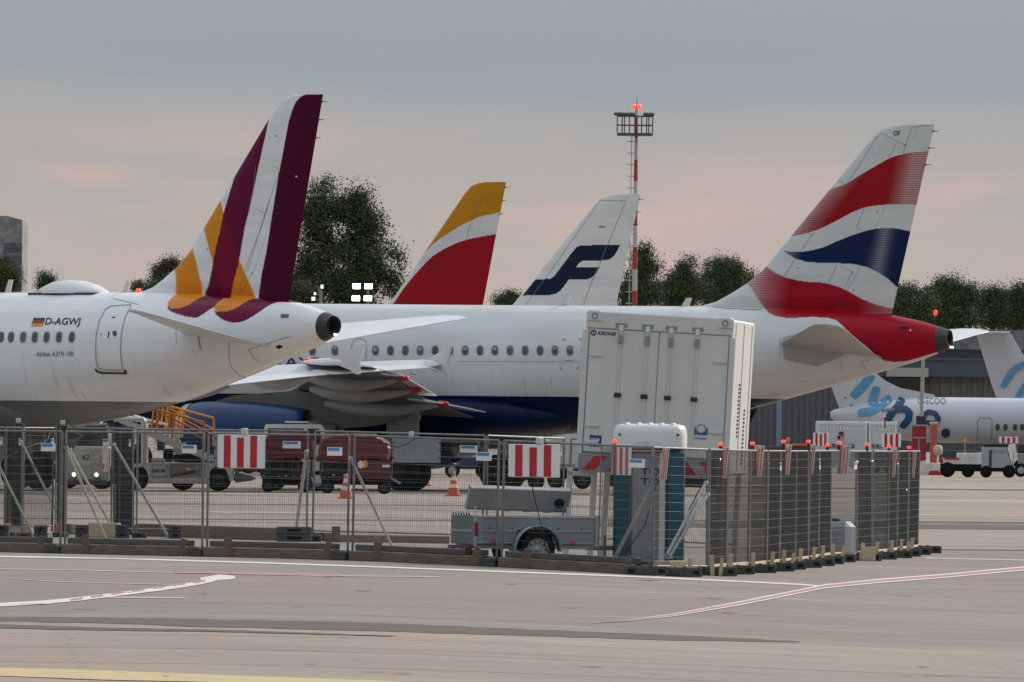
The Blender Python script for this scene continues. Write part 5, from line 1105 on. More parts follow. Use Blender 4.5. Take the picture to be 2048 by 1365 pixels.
MB().box(X(706), X(781), .028, .05, Z(964), Z(929)).build('side_panel', mat('dark_red_panel', (.10, .03, .03), .6, 0, .2, 3), r)
MB().add([(X(a), .02, Z(b)) for a, b in oval(721, 937, 6.5, 8, p=2)], [tuple(range(16))]).build('white_mark', M_white, r); MB().add([(X(a), .022, Z(b)) for a, b in oval(729.5, 936, 5, 8.5, p=2)], [tuple(range(16))]).build('yellow_mark', M_yell, r)
MB().box(X(764), X(779), .016, .027, Z(942), Z(937)).build('plate', M_white, r); MB().tube((X(782), .7, Z(965)), (X(800), .7, Z(975)), .04, 6).build('tow_bar', M_grey, r)
# white van behind the carts
D = 375.5; loc, X, Z, s = frame_at(590, 988, D)
r = thing('white_van', 'white van behind the left red cart, its roof showing', 'van', loc)
MB().prism([(X(527), Z(972)), (X(527), Z(862)), (X(530), Z(855)), (X(640), Z(854)), (X(646), Z(862)), (X(653), Z(900)), (X(656), Z(972))], 0, 1.75, 'Y').build('body', M_white, r)
MB().box(X(534), X(606), -.02, -.002, Z(900), Z(864)).build('side_window', M_glass, r)
MB().prism([(X(614), Z(895)), (X(614), Z(863)), (X(637), Z(863)), (X(645), Z(895))], -.02, -.002, 'Y').build('door_window', M_glass, r)
MB().box(X(568), X(616), .4, 1.3, Z(851.5) , Z(848.5)).build('roof_rack', M_white, r); MB().box(X(534), X(606), -.025, -.021, Z(865), Z(863)).build('gutter', M_mark, r)
MB().box(X(600), X(604), .5, 1.2, Z(855) + .005, Z(851.5)).build('rack_foot', M_grey, r)
wheel(r, X(550), .1, .33, .2); wheel(r, X(635), .1, .33, .2)
# white box vehicle and blue container further back
D = 402.0; loc, X, Z, s = frame_at(1130, 985, D)
r = thing('box_truck', 'white box truck with orange roof lamp half hidden by the big container', 'truck', loc)
MB().cbox(X(1098), X(1185), 0, 2.2, Z(944), Z(870), .04).build('body', M_dirty, r); MB().cbox(X(1136), X(1148), .2, .6, Z(870) + .003, Z(866), .02).build('roof_lamp', M_orange, r); wheel(r, X(1112), .1, .3, rim=M_dgrey); wheel(r, X(1165), .1, .3, rim=M_dgrey)
MB().box(X(1098), X(1185), -.03, -.002, Z(944), Z(935)).build('lower_trim', M_grey, r); MB().box(X(1100), X(1180), .1, 2.1, Z(965), Z(944) - .002).build('chassis', M_blackp, r)
D = 396.0; loc, X, Z, s = frame_at(1035, 985, D)
r = thing('blue_cart', 'blue baggage container with black base behind the striped board', 'cart', loc)
MB().cbox(X(1003), X(1085), 0, 1.6, Z(938), Z(876), .04).build('body', mat('cart_blue', (.025, .06, .13), .5, 0, .2, 2), r); b = MB(); [b.box(X(u), X(u + 2), -.02, -.002, Z(936), Z(878)) for u in (1008, 1026, 1044, 1062, 1080)]; b.build('ribs', M_navy, r)
MB().box(X(1003), X(1085), .1, 1.5, Z(966), Z(938) - .002).build('chassis', M_blackp, r); wheel(r, X(1015), .1, .28, rim=M_dgrey); wheel(r, X(1072), .1, .28, rim=M_dgrey)
r = thing('striped_bar', 'leaning yellow-black striped bar above the blue container', 'bar', PX(1095, 893, 392)); MB().tube((-.14, 0, .22), (.16, 0, -.36), .06, 8).build('bar', M_yell, r)
for k in range(3):
    a = Vector((-.14, 0, .22)); b_ = Vector((.16, 0, -.36)); MB().tube(a.lerp(b_, .12 + k * .32), a.lerp(b_, .28 + k * .32), .064, 8).build('dark_band', M_blackp, r)
b = r.location.z - .36; MB().tube((.16, .06, -b - .36), (.16, .06, -.3), .03, 6).build('post', M_dgrey, r)
r = thing('parked_aircraft_tractor', 'low dark blue tug seen under the belly between the wheels', 'tug', (ray(925, 950)[0] * 470, 470, 0)); MB().cbox(-.7, 1.2, 0, 1.6, .35, .85, .08).build('body', mat('tug_blue', (.03, .05, .10), .5), r); wheel(r, -.4, .05, .3); wheel(r, .8, .05, .3)
# traffic cones
def cone(label, u, v, h=.74, fall=None):
    x, y, z = GP(u, v); r = thing('traffic_cone', label, 'traffic cone', (x, y, z + .0), 0, 'traffic cones on the apron')
    rr_ = lambda t: .19 * (1 - t) + .03 * t
    MB().cbox(-.24, .24, -.24, .24, 0, .045, .02).build('base', M_orange, r)
    seg = [(0, .30, M_orange), (.30, .46, M_white), (.46, .62, M_orange), (.62, .80, M_white), (.80, 1.0, M_orange)]
    for a, b, m in seg:
        MB().lathe([(rr_(a), .047 + a * (h - .05)), (rr_(b), .047 + b * (h - .05))] + ([(.001, h)] if b == 1 else []), 22, (0, 0, 0), 'Z').build('band', m, r)
    return r
cone('orange and white cone standing free right of the main wheel', 907, 993); cone('orange and white cone behind the double fence post', 692, 998, .72); cone('small cone half hidden right of the left main wheel', 850, 972, .55)

# ------------------------------------------------------------------ the works compound: fences
H0 = .07
def make_panel():
    r = thing('mesh_fence', 'x', 'fence panel', (0, 0, 0), 0, 'mobile mesh fence panels'); Lp = 3.42
    fr = MB(); z0, z1 = H0 + .08, H0 + 2.0
    for x in (.0, Lp): fr.tube((x, 0, H0 - .03), (x, 0, z1), .021, 8)
    fr.tube((0, 0, z1), (Lp, 0, z1), .018, 8); fr.tube((0, 0, z0), (Lp, 0, z0), .016, 8)
    for k in range(1, 13): z = z0 + (z1 - z0) * k / 13; fr.tube((0, -.006, z), (Lp, -.006, z), .0019, 4, caps=False)
    fr.build('frame', M_frame, r)
    w_ = MB()
    n = 82
    for k in range(1, n): x = Lp * k / n; w_.tube((x, 0, z0), (x, 0, z1), .0019, 3, caps=False, smooth=False)
    w_.build('wire_mesh', M_wire, r)
    pl = MB().box(2.92, 3.28, -.03, -.024, H0 + 1.66, H0 + 1.80).build('name_plate', M_signw, r); MB().box(2.94, 3.22, -.034, -.0305, H0 + 1.74, H0 + 1.79).build('blue_field', M_plate, pl)
    for x in (.0, Lp): 
        for zz in (.35, 1.55): pass
    return r
panel0 = make_panel(); used = [False]
def panel(p, q, label, plate=True):
    (x0, y0), (x1, y1) = p, q; z = gz(x0, y0); z1 = gz(x1, y1); L_ = math.hypot(x1 - x0, y1 - y0); rz = math.atan2(y1 - y0, x1 - x0)
    tl = -math.atan2(z1 - z, L_)
    if not used[0]: r = panel0; used[0] = True; r['label'] = label
    else: r = dup(panel0, (0, 0, 0), 0, label)
    g_ = .055 / L_; r.location = (x0 + (x1 - x0) * g_, y0 + (y1 - y0) * g_, z); r.rotation_euler = (random.uniform(-.012, .012), tl, rz); r.scale = ((L_ - .11) / 3.42, 1, 1)
    if not plate and r is not panel0:
        for ch in list(r.children):
            if ch.name.startswith('name_plate'):
                for g in list(ch.children): bpy.data.objects.remove(g)
                bpy.data.objects.remove(ch)
    return r
def make_foot():
    r = thing('ballast_block', 'x', 'fence foot', (0, 0, 0), 0, 'concrete feet of the fence')
    MB().cbox(-.36, .36, -.12, .12, 0, .15, .014).build('block', M_conc, r)
    for x in (-.25, .25): MB().box(x - .05, x + .05, -.1215, -.1205, .04, .10).build('grip_slot', M_blackp, r)
    for x in (-.08, .08): MB().lathe([(.03, .0), (.03, .012), (.024, .013)], 10, (x, 0, .149)).build('socket', M_blackp, r)
    return r
foot0 = make_foot(); fused = [False]
def foot(x, y, rz, label, group='concrete feet of the fence'):
    r = foot0 if not fused[0] else dup(foot0, (0, 0, 0), 0, label)
    fused[0] = True; r['label'] = label; r['group'] = group; r.location = (x, y, gz(x, y)); r.rotation_euler = (0, 0, rz); return r
def clamp(p, z, label): pass
# front row
FP = [(-7.6 + 2.475 * k, 204.0 - 2.45 * k) for k in range(-1, 5)]
fd = math.atan2(-2.45, 2.475)
names = ['cut by the left picture edge', 'second from the left', 'third from the left', 'in front of the car trailer tailgate', 'in front of the trailer wheel and toilet']
for k in range(5): panel(FP[k], FP[k + 1], 'front-row mesh fence panel, ' + names[k])
pn_ = ['at the far left', 'third from the right', 'in the middle of the front row', 'left of the trailer wheel', 'at the right corner']
for k in range(1, 6):
    foot(FP[k][0] + .02, FP[k][1] - .02, fd + math.pi / 2 + .15, 'concrete foot under the front-row double post ' + pn_[k - 1])
foot(FP[5][0] + .45, FP[5][1] - .25, .1, 'flat concrete foot jutting out at the front corner'); foot(FP[5][0] - .1, FP[5][1] - .42, .05, 'concrete foot lying before the corner post')
panel((1.40, 196.35), (1.98, 196.75), 'short dense mesh panel over the left teal corner of the toilet', plate=False)
# timber kerb of the front row
def beam(p, q, z0, z1, dy, wd, m, label, inset=.35):
    (x0, y0), (x1, y1) = p, q; L_ = math.hypot(x1 - x0, y1 - y0); ux, uy = (x1 - x0) / L_, (y1 - y0) / L_; nx, ny = -uy, ux
    if ny > 0: nx, ny = -nx, -ny
    a = (x0 + ux * inset + nx * dy, y0 + uy * inset + ny * dy); L2 = L_ - 2 * inset; za, zb = gz(*a), gz(a[0] + ux * L2, a[1] + uy * L2)
    r = MB().cbox(0, L2, -wd / 2, wd / 2, z0, z1, .012).build('timber_beam', m); r.location = (a[0], a[1], za); r.rotation_euler = (0, -math.atan2(zb - za, L2), math.atan2(uy, ux))
    return meta(r, label, 'timber', 'timber kerb beams')
def plank(x, y, lean, m, label, h=.3, wd=.10, rz=0.0, z=0.0):
    r = MB().cbox(-wd / 2, wd / 2, -.02, .02, 0, h, .006).build('wooden_stake', m); r.location = (x, y, gz(x, y) + z); r.rotation_euler = (0, lean, rz); return meta(r, label, 'stake', 'wooden stakes by the fence feet')
for k in range(5):
    ds_ = names[k].replace('in front of', 'below').replace('cut by', 'at')
    beam(FP[k], FP[k + 1], 0, .165, .20, .12, M_wood, 'brown lower kerb timber, panel ' + ds_, .22)
    beam(FP[k], FP[k + 1], .17, .27, .06, .14, M_woodg, 'grey upper kerb timber, panel ' + ds_, .24)
for k in range(1, 6):
    ux, uy = .71, -.70
    plank(FP[k][0] - .42, FP[k][1] + .42 - .42, .25, M_wood, 'slanting stake left of the front double post ' + pn_[k - 1], .30)
    if k < 5: plank(FP[k][0] + .42, FP[k][1] - .42 - .42, -.03 if k < 3 else .18, M_wood, 'upright stake right of the front double post ' + pn_[k - 1], .33, .13)
# back row
DB = 231.0; bx = lambda u, D=DB: ray(u, 1000)[0] * D
BP = [(bx(268), DB), (bx(620), DB), (bx(971), DB), (bx(1129, 234), 234.1), (bx(1480, 234.5), 234.5)]
bn = ['behind the stairs truck brace', 'behind the red carts and right brace', 'behind the striped board in the middle', 'left of the big container, running behind it']
for k in range(4): panel(BP[k], BP[k + 1], 'back-row mesh fence panel ' + bn[k])
LP_ = [(bx(268), DB), (bx(228, 234.4), 234.2), (bx(104, 234.5), 235.0), (bx(43, 231.5), 231.8), (bx(12, 234.8), 235), (bx(-90, 234), 236.5)]
ln = ['foreshortened beside the brown column', 'between the brown column and the blue plate', 'just left of the blue and white plate', 'between the two left-most posts', 'at the extreme left edge']
for k in range(5): panel(LP_[k + 1], LP_[k], 'rear left mesh fence panel ' + ln[k])
for i, (u, v) in enumerate(((268, 1066), (625, 1082), (971, 1075), (1129, 1072))):
    x, y, z = GP(u, v); foot(x + .1, y, .06, 'concrete foot of the back row, %s from the left' % ORD[i], 'feet of the back row')
# stacked blocks in the back
def blockstack(u, v, label, n=2, w_=.26, h=.125, L_=.45, rz=0.0, m=M_conc):
    x, y, z = GP(u, v)
    for k in range(n):
        r = thing('concrete_block', label + (', lower' if k == 0 else ', upper') if n > 1 else label, 'concrete block', (x, y, z + k * (h + .002)), rz + k * .03, 'loose concrete blocks')
        MB().cbox(-w_ / 2, w_ / 2, 0, L_, 0, h, .018).build('body', m, r); MB().box(-w_ * .2, w_ * .2, -.0015, -.0005, h * .3, h * .72).build('slot', M_blackp, r)
for u, v, lab in ((4, 1077, 'stack at the left picture edge'), (81, 1078, 'stack behind the first long brace foot'), (164, 1077, 'stack between the two left fence gaps'), (244, 1077, 'stack in front of the brown column'), (350, 1078, 'stack at the foot of the right long brace')):
    blockstack(u, v, 'dark concrete block in ' + lab)
blockstack(588, 1084, 'long grey concrete slabs under the blue-white strut', 2, .66, .14, .3, 0, mat('slab_grey', (.10, .105, .11), .9, 0, .2, 9, bump=.3)); blockstack(632, 1084, 'single dark block right of the long slabs', 1, .2)
blockstack(238, 1093, 'flat concrete slab lying before the brace feet', 1, .6, .09, .3)
blockstack(845, 1109, 'pale flat concrete slab with square holes left of the trailer', 1, .56, .12, .3, 0, M_conc2); blockstack(893, 1110, 'darker end slab touching the pale one', 1, .3, .12, .3)
blockstack(18, 1075, 'low dark slab beside the left edge stack', 1, .25, .1); blockstack(48, 1076, 'low dark slab left of the first stack', 1, .3, .1); blockstack(120, 1075, 'low dark slab between two stacks', 1, .3, .1); blockstack(278, 1077, 'low dark slab right of the brown column', 1, .28, .11)
def gbeam(u0, v0, u1, v1, h, m, label, wd=.12):
    x0, y0, z0 = GP(u0, v0); x1, y1, z1 = GP(u1, v1); L_ = math.hypot(x1 - x0, y1 - y0)
    r = MB().cbox(0, L_, 0, wd, 0, h, .012).build('timber_beam', m); r.location = (x0, y0, z0); r.rotation_euler = (0, -math.atan2(z1 - z0, L_), math.atan2(y1 - y0, x1 - x0)); return meta(r, label, 'timber', 'timber kerb beams')
gbeam(270, 1072, 556, 1082, .24, M_wood, 'long weathered back timber left of the slabs'); gbeam(657, 1085, 900, 1088, .15, M_wood, 'weathered back timber between slabs and trailer')
gbeam(18, 1068, 62, 1068, .2, M_woodl, 'short fresh timber between the two left stacks'); gbeam(110, 1068, 152, 1069, .2, M_woodl, 'short fresh timber right of the dark column'); gbeam(176, 1075, 236, 1076, .28, M_woodl, 'tall fresh timber before the brown column')
x, y, z = GP(672, 1085); plank(x, y - .1, 0, M_wood, 'thick upright wood block between the two back timbers', .30, .16)
r = MB().cbox(-.03, .03, -.03, .03, 0, .24, .01).build('red_stake', M_orange); r.location = GP(115, 1073); meta(r, 'small orange-red stake between the left stacks', 'stake')
# braces
def brace(u0, v0, D0, u1, v1, label, r_=.022, m=M_galv, D1=None):
    a = PX(u0, v0, D0); b = Vector(GP(u1, v1)) if D1 is None else PX(u1, v1, D1)
    r = thing('fence_brace', label, 'brace', b, 0, 'galvanised braces'); 
    MB().tube((0, 0, .02), a - b, r_, 8).build('tube', m, r); MB().cbox(-.06, .06, -.05, .05, 0, .02, .004).build('foot_plate', M_galv, r); MB().lathe([(.03, -.03), (.045, 0), (.03, .03)], 8, tuple(a - b)).build('clamp', M_galv, r)
M_galv2 = mat('greenish_galvanised', (.58, .66, .62), .4, .3, .25, 14)
for u0, v0, D0, u1, v1, lab in ((-22, 893, 224, 66, 1072, 'brace cut by the left picture edge'), (42, 884, 226, 126, 1050, 'brace leading from the second rear post'), (132, 896, 204, 214, 1085, 'yellowish brace from the first front double post'), (139, 900, 205.5, 230, 1068, 'bluish brace beside the yellowish one'), (228, 890, 228, 336, 1076, 'brace beside the brown column'), (701, 917, 199, 788, 1104, 'greenish brace from the middle double post'), (1304, 975, 194.6, 1222, 1132, 'thick brace left of the corner post'), (1412, 966, 197.0, 1334, 1112, 'upper of two braces right of the toilet'), (1415, 990, 196.9, 1338, 1118, 'lower of two braces right of the toilet')):
    brace(u0, v0, D0, u1, v1, 'galvanised ' + lab if 'ish' not in lab else lab, .024 if u0 < 1300 else .030, M_galv2 if u0 < 1000 else M_galv, D1=None if u0 < 1300 else 195.6 if u0 < 1400 else 196.2)
brace(613, 903, 230, 593, 1058, 'blue and white strut standing on the long slabs', .034, mat('strut_blue_white', (.60, .66, .74), .4, .2, .3, 16))
# dark columns behind the left fence (sign boards seen edge on) and their lamps
for i, (u0, u1, v0, v1, m, lab, lamp) in enumerate(((17, 40, 847, 1050, M_dgrey, 'dark grey column with pale lamp at the far left', (28, 838)), (108, 128, 851, 1050, M_dgrey, 'narrow dark column with pale lamp behind the front double post', (119, 843)), (227, 262, 854, 1052, mat('brown_column', (.055, .042, .038), .7, 0, .3, 2, streak=True), 'brown-black column behind the rear fence, no lamp', None))):
    D = 233.0; s = F / D; uc = (u0 + u1) / 2; x, y = ray(uc, 1000)[0] * D, D + (1.4 if i != 2 else 1.2); r = thing('dark_column', lab, 'column', (x, y, gz(x, y)), 0, 'dark columns behind the left fence'); hw = (u1 - u0) / 2 / s
    zt = bz(v0, uc, y) - gz(x, y); MB().cbox(-hw, hw, 0, .3, 0, zt, .01).build('shaft', m, r); MB().box(-hw * .6, -hw * .45, -.006, -.001, .05, zt - .03).build('edge_strip', M_grey, r)
    MB().box(hw * .86, hw * .97, -.008, -.001, .05, zt - .05).build('edge_strip', M_grey, r)
    if lamp: MB().cbox(-.045, .045, .05, .14, zt + .002, zt + .10, .01).build('lamp', M_lampoff, r)
# boards of the front and the back row
def fboard(uL, uR, vT, vB, D, lab, rz=fd, stripes=3, back=False, lamp=0.0, mred=M_red, wid=None, **k):
    return board_sign(lab, uL, uR, vT, vB, D, rz, stripes, (lamp,) if lamp is not None else None, mred, M_signw, 'striped warning boards', wid=wid, back=back, **k)
fboard(439, 526, 870, 937, 199.2, 'white board with three red stripes on the left half of the front fence', lamp=.07, wid=1.08, rz=fd + .02)
fboard(1022, 1114, 889, 955, 194.6, 'white board with three red stripes over the car trailer', lamp=.12, wid=1.12, rz=fd + .02)
fboard(784, 881, 875, 926, 230.2, 'grey back of a board on the back fence before the wheels', rz=0, back=True, lamp=-.1)
fboard(428, 530, 864, 930, 230.2, 'grey back of a board mostly hidden by the left striped board', rz=0, back=True, lamp=None)
# right run of panels going away
UR = [1308, 1417, 1453, 1498, 1534, 1559, 1591, 1617, 1637, 1661, 1714, 1744, 1776, 1794, 1815, 1836]
RP = [FP[5]]
for i, u in enumerate(UR[1:]):
    x0, y0 = RP[-1]; L_ = 3.36
    lo, hi_ = y0, y0 + L_
    best = min(((abs(math.hypot(ray(u, 1000)[0] * y - x0, y - y0) - L_), y) for y in np.linspace(lo, hi_, 400)))
    RP.append((ray(u, 1000)[0] * best[1], best[1]))
for k in range(15): panel(RP[k], RP[k + 1], 'mesh panel of the long right run, %s from the near corner' % ORD[k], plate=k in (4, 7, 9))
for k in range(1, 16):
    x, y = RP[k]; foot(x + .12, y - .15, random.uniform(-.08, .08), 'concrete foot of the right run, %s from the near corner' % ORD[k - 1], 'feet of the right fence run')
for k in range(1, 15):
    (x, y), (x2, y2) = RP[k], RP[k + 1]
    r = MB().cbox(0, math.hypot(x2 - x, y2 - y) - .5, -.03, .03, 0, .17, .008).build('timber_beam', M_woodl); r.location = (x + .03, y + .25, gz(x, y)); r.rotation_euler = (0, 0, math.atan2(y2 - y, x2 - x)); meta(r, 'fresh kerb timber of the right run, %s from the near corner' % ORD[k - 1], 'timber', 'timber kerb beams')
    plank(x + .07, y - .1 - .24, random.uniform(-.15, .15), M_woodl, 'fresh stake of the right run, %s from the near corner' % ORD[k - 1], .34, .07)
    if k % 4 == 1: plank(x + .2, y - .34, random.uniform(.05, .2), M_woodl, 'slanted second stake of the right run at foot %d' % k if False else 'slanted extra stake beside the %s foot of the right run' % ORD[k - 1], .3, .06)
a_ = GX(1313, 195.0); b_ = GX(1374, 195.5); q_ = MB().cbox(0, math.hypot(b_[0] - a_[0], b_[1] - a_[1]), 0, .08, 0, .23, .01).build('timber_beam', M_woodl); q_.location = a_; q_.rotation_euler = (0, 0, math.atan2(b_[1] - a_[1], b_[0] - a_[0])); meta(q_, 'wide fresh timber directly right of the corner post', 'timber', 'timber kerb beams')
x, y, z = GX(1381, 195.2); plank(x, y, 0, M_woodl, 'upright fresh stake at the end of the corner timber', .30, .07)
x, y, z = GX(1389, 195.4); plank(x, y + .1, 0, M_woodl, 'short fresh board right of the upright corner stake', .17, .1)
r = MB().cbox(-.13, .13, -.02, .02, 0, .27, .006).build('plywood_sheet', M_woodl); r.location = (RP[10][0] + .22, RP[10][1] - .4, gz(*RP[10])); meta(r, 'pale plywood sheet standing before the right run', 'board')
RB = [(1322, 1336, 895, 960), (1439, 1455, 894, 957), (1506, 1526, 891, 953), (1563, 1581, 889, 950), (1616, 1629, 889, 948), (1676, 1698, 890, 949), (1779, 1792, 899, 955), (1817, 1831, 902, 956)]
LM = [None, (1441, 888), (1506, 887), (1567, 883), (1617, 883), (1678, 885), (1778, 893), (1817, 895)]
def yat(u): return float(np.interp(u, UR, [p[1] for p in RP]))
RO = ['nearest', 'second', 'third', 'fourth', 'fifth', 'sixth and widest', 'seventh', 'eighth, farthest']
M_film = mat('striped_film_white', (.66, .60, .55), .5, 0, .06, 4)
for k, (a, b, v0, v1) in enumerate(RB):
    D = yat((a + b) / 2) - .3; board_sign('striped board hanging on the right fence run, %s from the corner' % RO[k], a, b, v0, v1, D, 0, 3, None, M_pinkred, M_film, 'boards hanging on the right run', lean=.09, th=.03)
fboard(1222, 1262, 889, 951, 196.6, 'narrow orange-striped board left of the toilet roof', rz=-.1, lamp=None, mred=M_pinkred)
def redlamp(u, v, D, lab):
    p = PX(u, v, D); zt = gz(p.x, p.y) + 2.07; r = thing('warning_lamp', lab, 'warning lamp', (p.x, p.y, p.z - .05), 0, 'red lamps on the fence top')
    MB().cbox(-.03, .03, -.03, .03, min(-.02, zt - p.z + .05), .015, .004).build('holder', M_dgrey, r); MB().cbox(-.042, .042, -.04, .04, .017, .075, .02).build('lens', M_lampred, r)
redlamp(1229, 883, 196.4, 'red lamp above the narrow orange-striped board')
for k, q in enumerate([(1441, 888), (1505, 887), (1567, 883), (1617, 883), (1655, 890), (1678, 886), (1734, 889), (1778, 893), (1818, 895)]):
    redlamp(q[0], q[1], yat(q[0]), 'red lamp on the right fence run, %s from the corner' % ORD[k])
redlamp(1770, 855 - 22, 556, 'small red lamp on the long white cargo container')
for k, (u, v) in enumerate(((1332, 924), (1439, 920), (1455, 927), (1535, 927), (1637, 921), (1714, 925), (1744, 923), (1794, 929), (1812, 981))):
    p = PX(u, v, yat(u) - .08); r = MB().lathe([(.001, -.035), (.025, -.02), (.03, .0), (.022, .02), (.001, .03)], 12).build('fence_coupling', mat('bright_zinc', (.8, .8, .78), .25, .6, .05, 9)); r.location = p; meta(r, 'bright fence coupling on the right run, %s from the corner' % ORD[k], 'coupling', 'couplings on the right run')

# ------------------------------------------------------------------ big white swap body container on legs
loc = GX(1293, 203.6); s = F / 203.6
r = thing('container_body', 'tall white box container on legs with closed rear doors', 'container', loc, -math.radians(4), None, tilt=(0, math.radians(2.7)))
W = 2.50; z0, z1 = 1.84, 4.22; Lc = 7.3; oz = -gz(loc[0], loc[1]) - .12
z0 += oz; z1 += oz
MB().cbox(-W / 2, W / 2, .12, Lc, z0 - .28, z1, .03).build('body', M_box, r)
for sx in (-1, 1):
    d_ = MB().cbox(min(0.004 * sx, sx * (W / 2 - .06)), max(.004 * sx, sx * (W / 2 - .06)), .05, .118, z0, z1 - .28, .012).build('rear_door', M_box, r)
    for q in (.20, .65):
        x = sx * q; rd = MB().tube((x, .035, z0 + .02), (x, .035, z1 - .2), .018, 8).build('lock_rod', M_box, d_)
        MB().cbox(x - .10, x + .10, .02, .045, z1 - .24, z1 - .165, .006).build('keeper', M_grey, rd); MB().cbox(x - .04, x + .04, .0, .04, z1 - .52, z1 - .36, .01).build('cam', M_grey, rd)
        MB().cbox(x - .06, x + .06, .0, .05, z0 + .95, z0 + 1.03, .015).build('guide', M_dgrey, rd); MB().cbox(x - .035, x + .035, .008, .03, z1 - .30, z1 - .20, .006).build('catch', M_white, rd)
    for zz in (z1 - .75, z1 - 1.95, z0 + .15): MB().cbox(sx * (W / 2 - .20) - .12, sx * (W / 2 - .20) + .12, .025, .049, zz, zz + .05, .008).build('hinge', M_box, d_)
MB().cbox(-W / 2, W / 2, .03, .118, z1 - .275, z1 + .01, .015).build('header', M_box, r)
for sx in (-1, 1):
    MB().cbox(sx * W / 2 - .05, sx * W / 2 + .05, .02, .2, z0 - .28, z1 - .3, .015).build('corner_post', M_box, r); cc = MB().cbox(sx * (W / 2 - .14) - .12, sx * (W / 2 - .14) + .12, .0, .2, z1 - .16, z1 + .03, .02).build('corner_casting', M_box, r)
    MB().lathe([(.055, -.012), (.055, -.003), (.03, -.003)], 14, (sx * (W / 2 - .14), 0, z1 - .07), 'Y').build('casting_hole', M_grey, cc)
for k in (1, 4, 7): y = k * Lc / 8; MB().cbox(W / 2 + .002, W / 2 + .014, y - .04, y + .04, z0 - .2, z1 - .06, .003).build('side_post', M_box, r)
for k, (y_, za, zb) in enumerate(((3.1, z1 - 2.0, z1 - 1.05), (5.2, z0 - .1, z0 + .9))):
    for j in range(14): zz = za + (zb - za) * j / 14; MB().box(W / 2 + .003, W / 2 + .016, y_ - .16, y_ + .16, zz, zz + (zb - za) / 28).build('side_slot', M_dgrey, r)
MB().cbox(-W / 2, W / 2, -.02, .028, z0 - .34, z0 - .03, .01).build('bumper_bar', M_grey, r)
for sx in (-1, 1):
    for a in (0, .42):
        P = [(sx * (W / 2 - .12 - a), z0 - .30), (sx * (W / 2 - .32 - a), z0 - .30), (sx * (W / 2 - .10 - a - .02), z0 - .06), (sx * (W / 2 + .10 - a - .04), z0 - .06)]
        if sx > 0: P = [(x, z) for x, z in [(W / 2 - .05 - a, z0 - .30), (W / 2 - .25 - a, z0 - .30), (W / 2 - .45 - a + .0, z0 - .06), (W / 2 - .25 - a, z0 - .06)]]
        else: P = [(-W / 2 + .08 + a, z0 - .30), (-W / 2 + .28 + a, z0 - .30), (-W / 2 + .48 + a, z0 - .06), (-W / 2 + .28 + a, z0 - .06)]
        MB().prism(P, -.028, -.0215, 'Y').build('red_chevron', M_red if a == 0 else mat('dark_red_paint', (.30, .012, .02), .5), r)
text_on('maker_lettering', 'KRONE', M_navy, r, lambda a, b: (-W / 2 + .20 + a * .32, .045, z1 - .39 + b * .065), .3, .03)
lg = MB().lathe([(.050, 0), (.050, -.004), (.032, -.004), (.032, 0)], 20, (-W / 2 + .13, .049, z1 - .357), 'Y'); lg.box(-W / 2 + .124, -W / 2 + .136, .044, .047, z1 - .39, z1 - .325); lg.build('maker_emblem', M_navy, r)
em = MB().lathe([(.085, 0), (.085, -.004), (.06, -.004), (.06, 0)], 24, (.80, .0485, z0 + .50), 'Y').build('round_emblem', mat('emblem_grey', (.35, .38, .42), .5), r)
MB().prism([(.69, z0 + .40), (.91, z0 + .40), (.91, z0 + .55), (.88, z0 + .46), (.80, z0 + .43), (.72, z0 + .46), (.69, z0 + .55)], .040, .046, 'Y').build('emblem_base', M_blue, em); MB().box(.70, .90, .042, .048, z0 + .33, z0 + .345).build('emblem_line', M_blue, em)
pt = MB().box(-W / 2 + .17, -W / 2 + .37, .042, .048, z0 + .10, z0 + .29).build('blue_sticker', mat('sticker_blue', (.015, .08, .22), .4), r)
text_on('sticker_lettering', 'rerex', M_white, pt, lambda a, b: (-W / 2 + .19 + a * .15, .040, z0 + .19 + b * .05), 0, .02); MB().box(-W / 2 + .21, -W / 2 + .30, .038, .041, z0 + .125, z0 + .135).build('sticker_line', M_white, pt)
for (x, y) in ((-1.42 + .02, .35), (-1.05, 1.4), (1.15, .5), (1.15, 6.6), (-1.15, 6.6)):
    MB().cbox(x - .05, x + .05, y - .05, y + .05, .0, z0 - .285, .01).build('support_leg', M_box, r); MB().cbox(x - .12, x + .12, y - .12, y + .12, -.03, .0, .01).build('leg_plate', M_grey, r)
MB().cbox(-W / 2 - .2, -W / 2 + .3, .3, .4, z0 - .42, z0 - .345, .01).build('leg_bracket', M_box, r); MB().cbox(-W / 2 + .55, -W / 2 + 1.0, .1, .2, z0 - .55, z0 - .36, .01).build('tail_light_bar', M_dgrey, r)
MB().cbox(.2, 1.1, .1, .2, z0 - .50, z0 - .345, .01).build('under_beam', M_dgrey, r)

M_tlt = M_teal
# ------------------------------------------------------------------ portable toilet
loc = GX(1297, 197.6); r = thing('portable_toilet', 'portable toilet with white domed roof and teal sides behind the corner post', 'toilet', loc, math.radians(-3))
MB().cbox(-.52, .52, -.02, 1.1, .12, 2.04, .03).build('cabin', mat('toilet_grey', (.22, .23, .235), .5, 0, .08, 2), r)
for sx in (-1, 1): MB().cbox(sx * .43 - .15, sx * .43 + .15, -.07, .12, .12, 2.04, .06).build('corner_panel', M_tlt, r)
MB().cbox(.50, .56, .1, 1.1, .12, 2.04, .02).build('side_wall', M_tlt, r)
MB().cbox(.175, .275, -.075, -.062, .16, 1.98, .006).build('door_frame', M_dirty, r)
dr = MB().cbox(-.27, .27, -.06, -.022, .16, 1.98, .015).build('door', mat('toilet_door', (.30, .31, .32), .45, 0, .08, 2), r)
for zz in (1.60, 1.44): text_on('door_lettering', 'TOI', M_mark, dr, lambda a, b: (-.13 + a * .36, -.064, zz + b * .12), 0, .02)
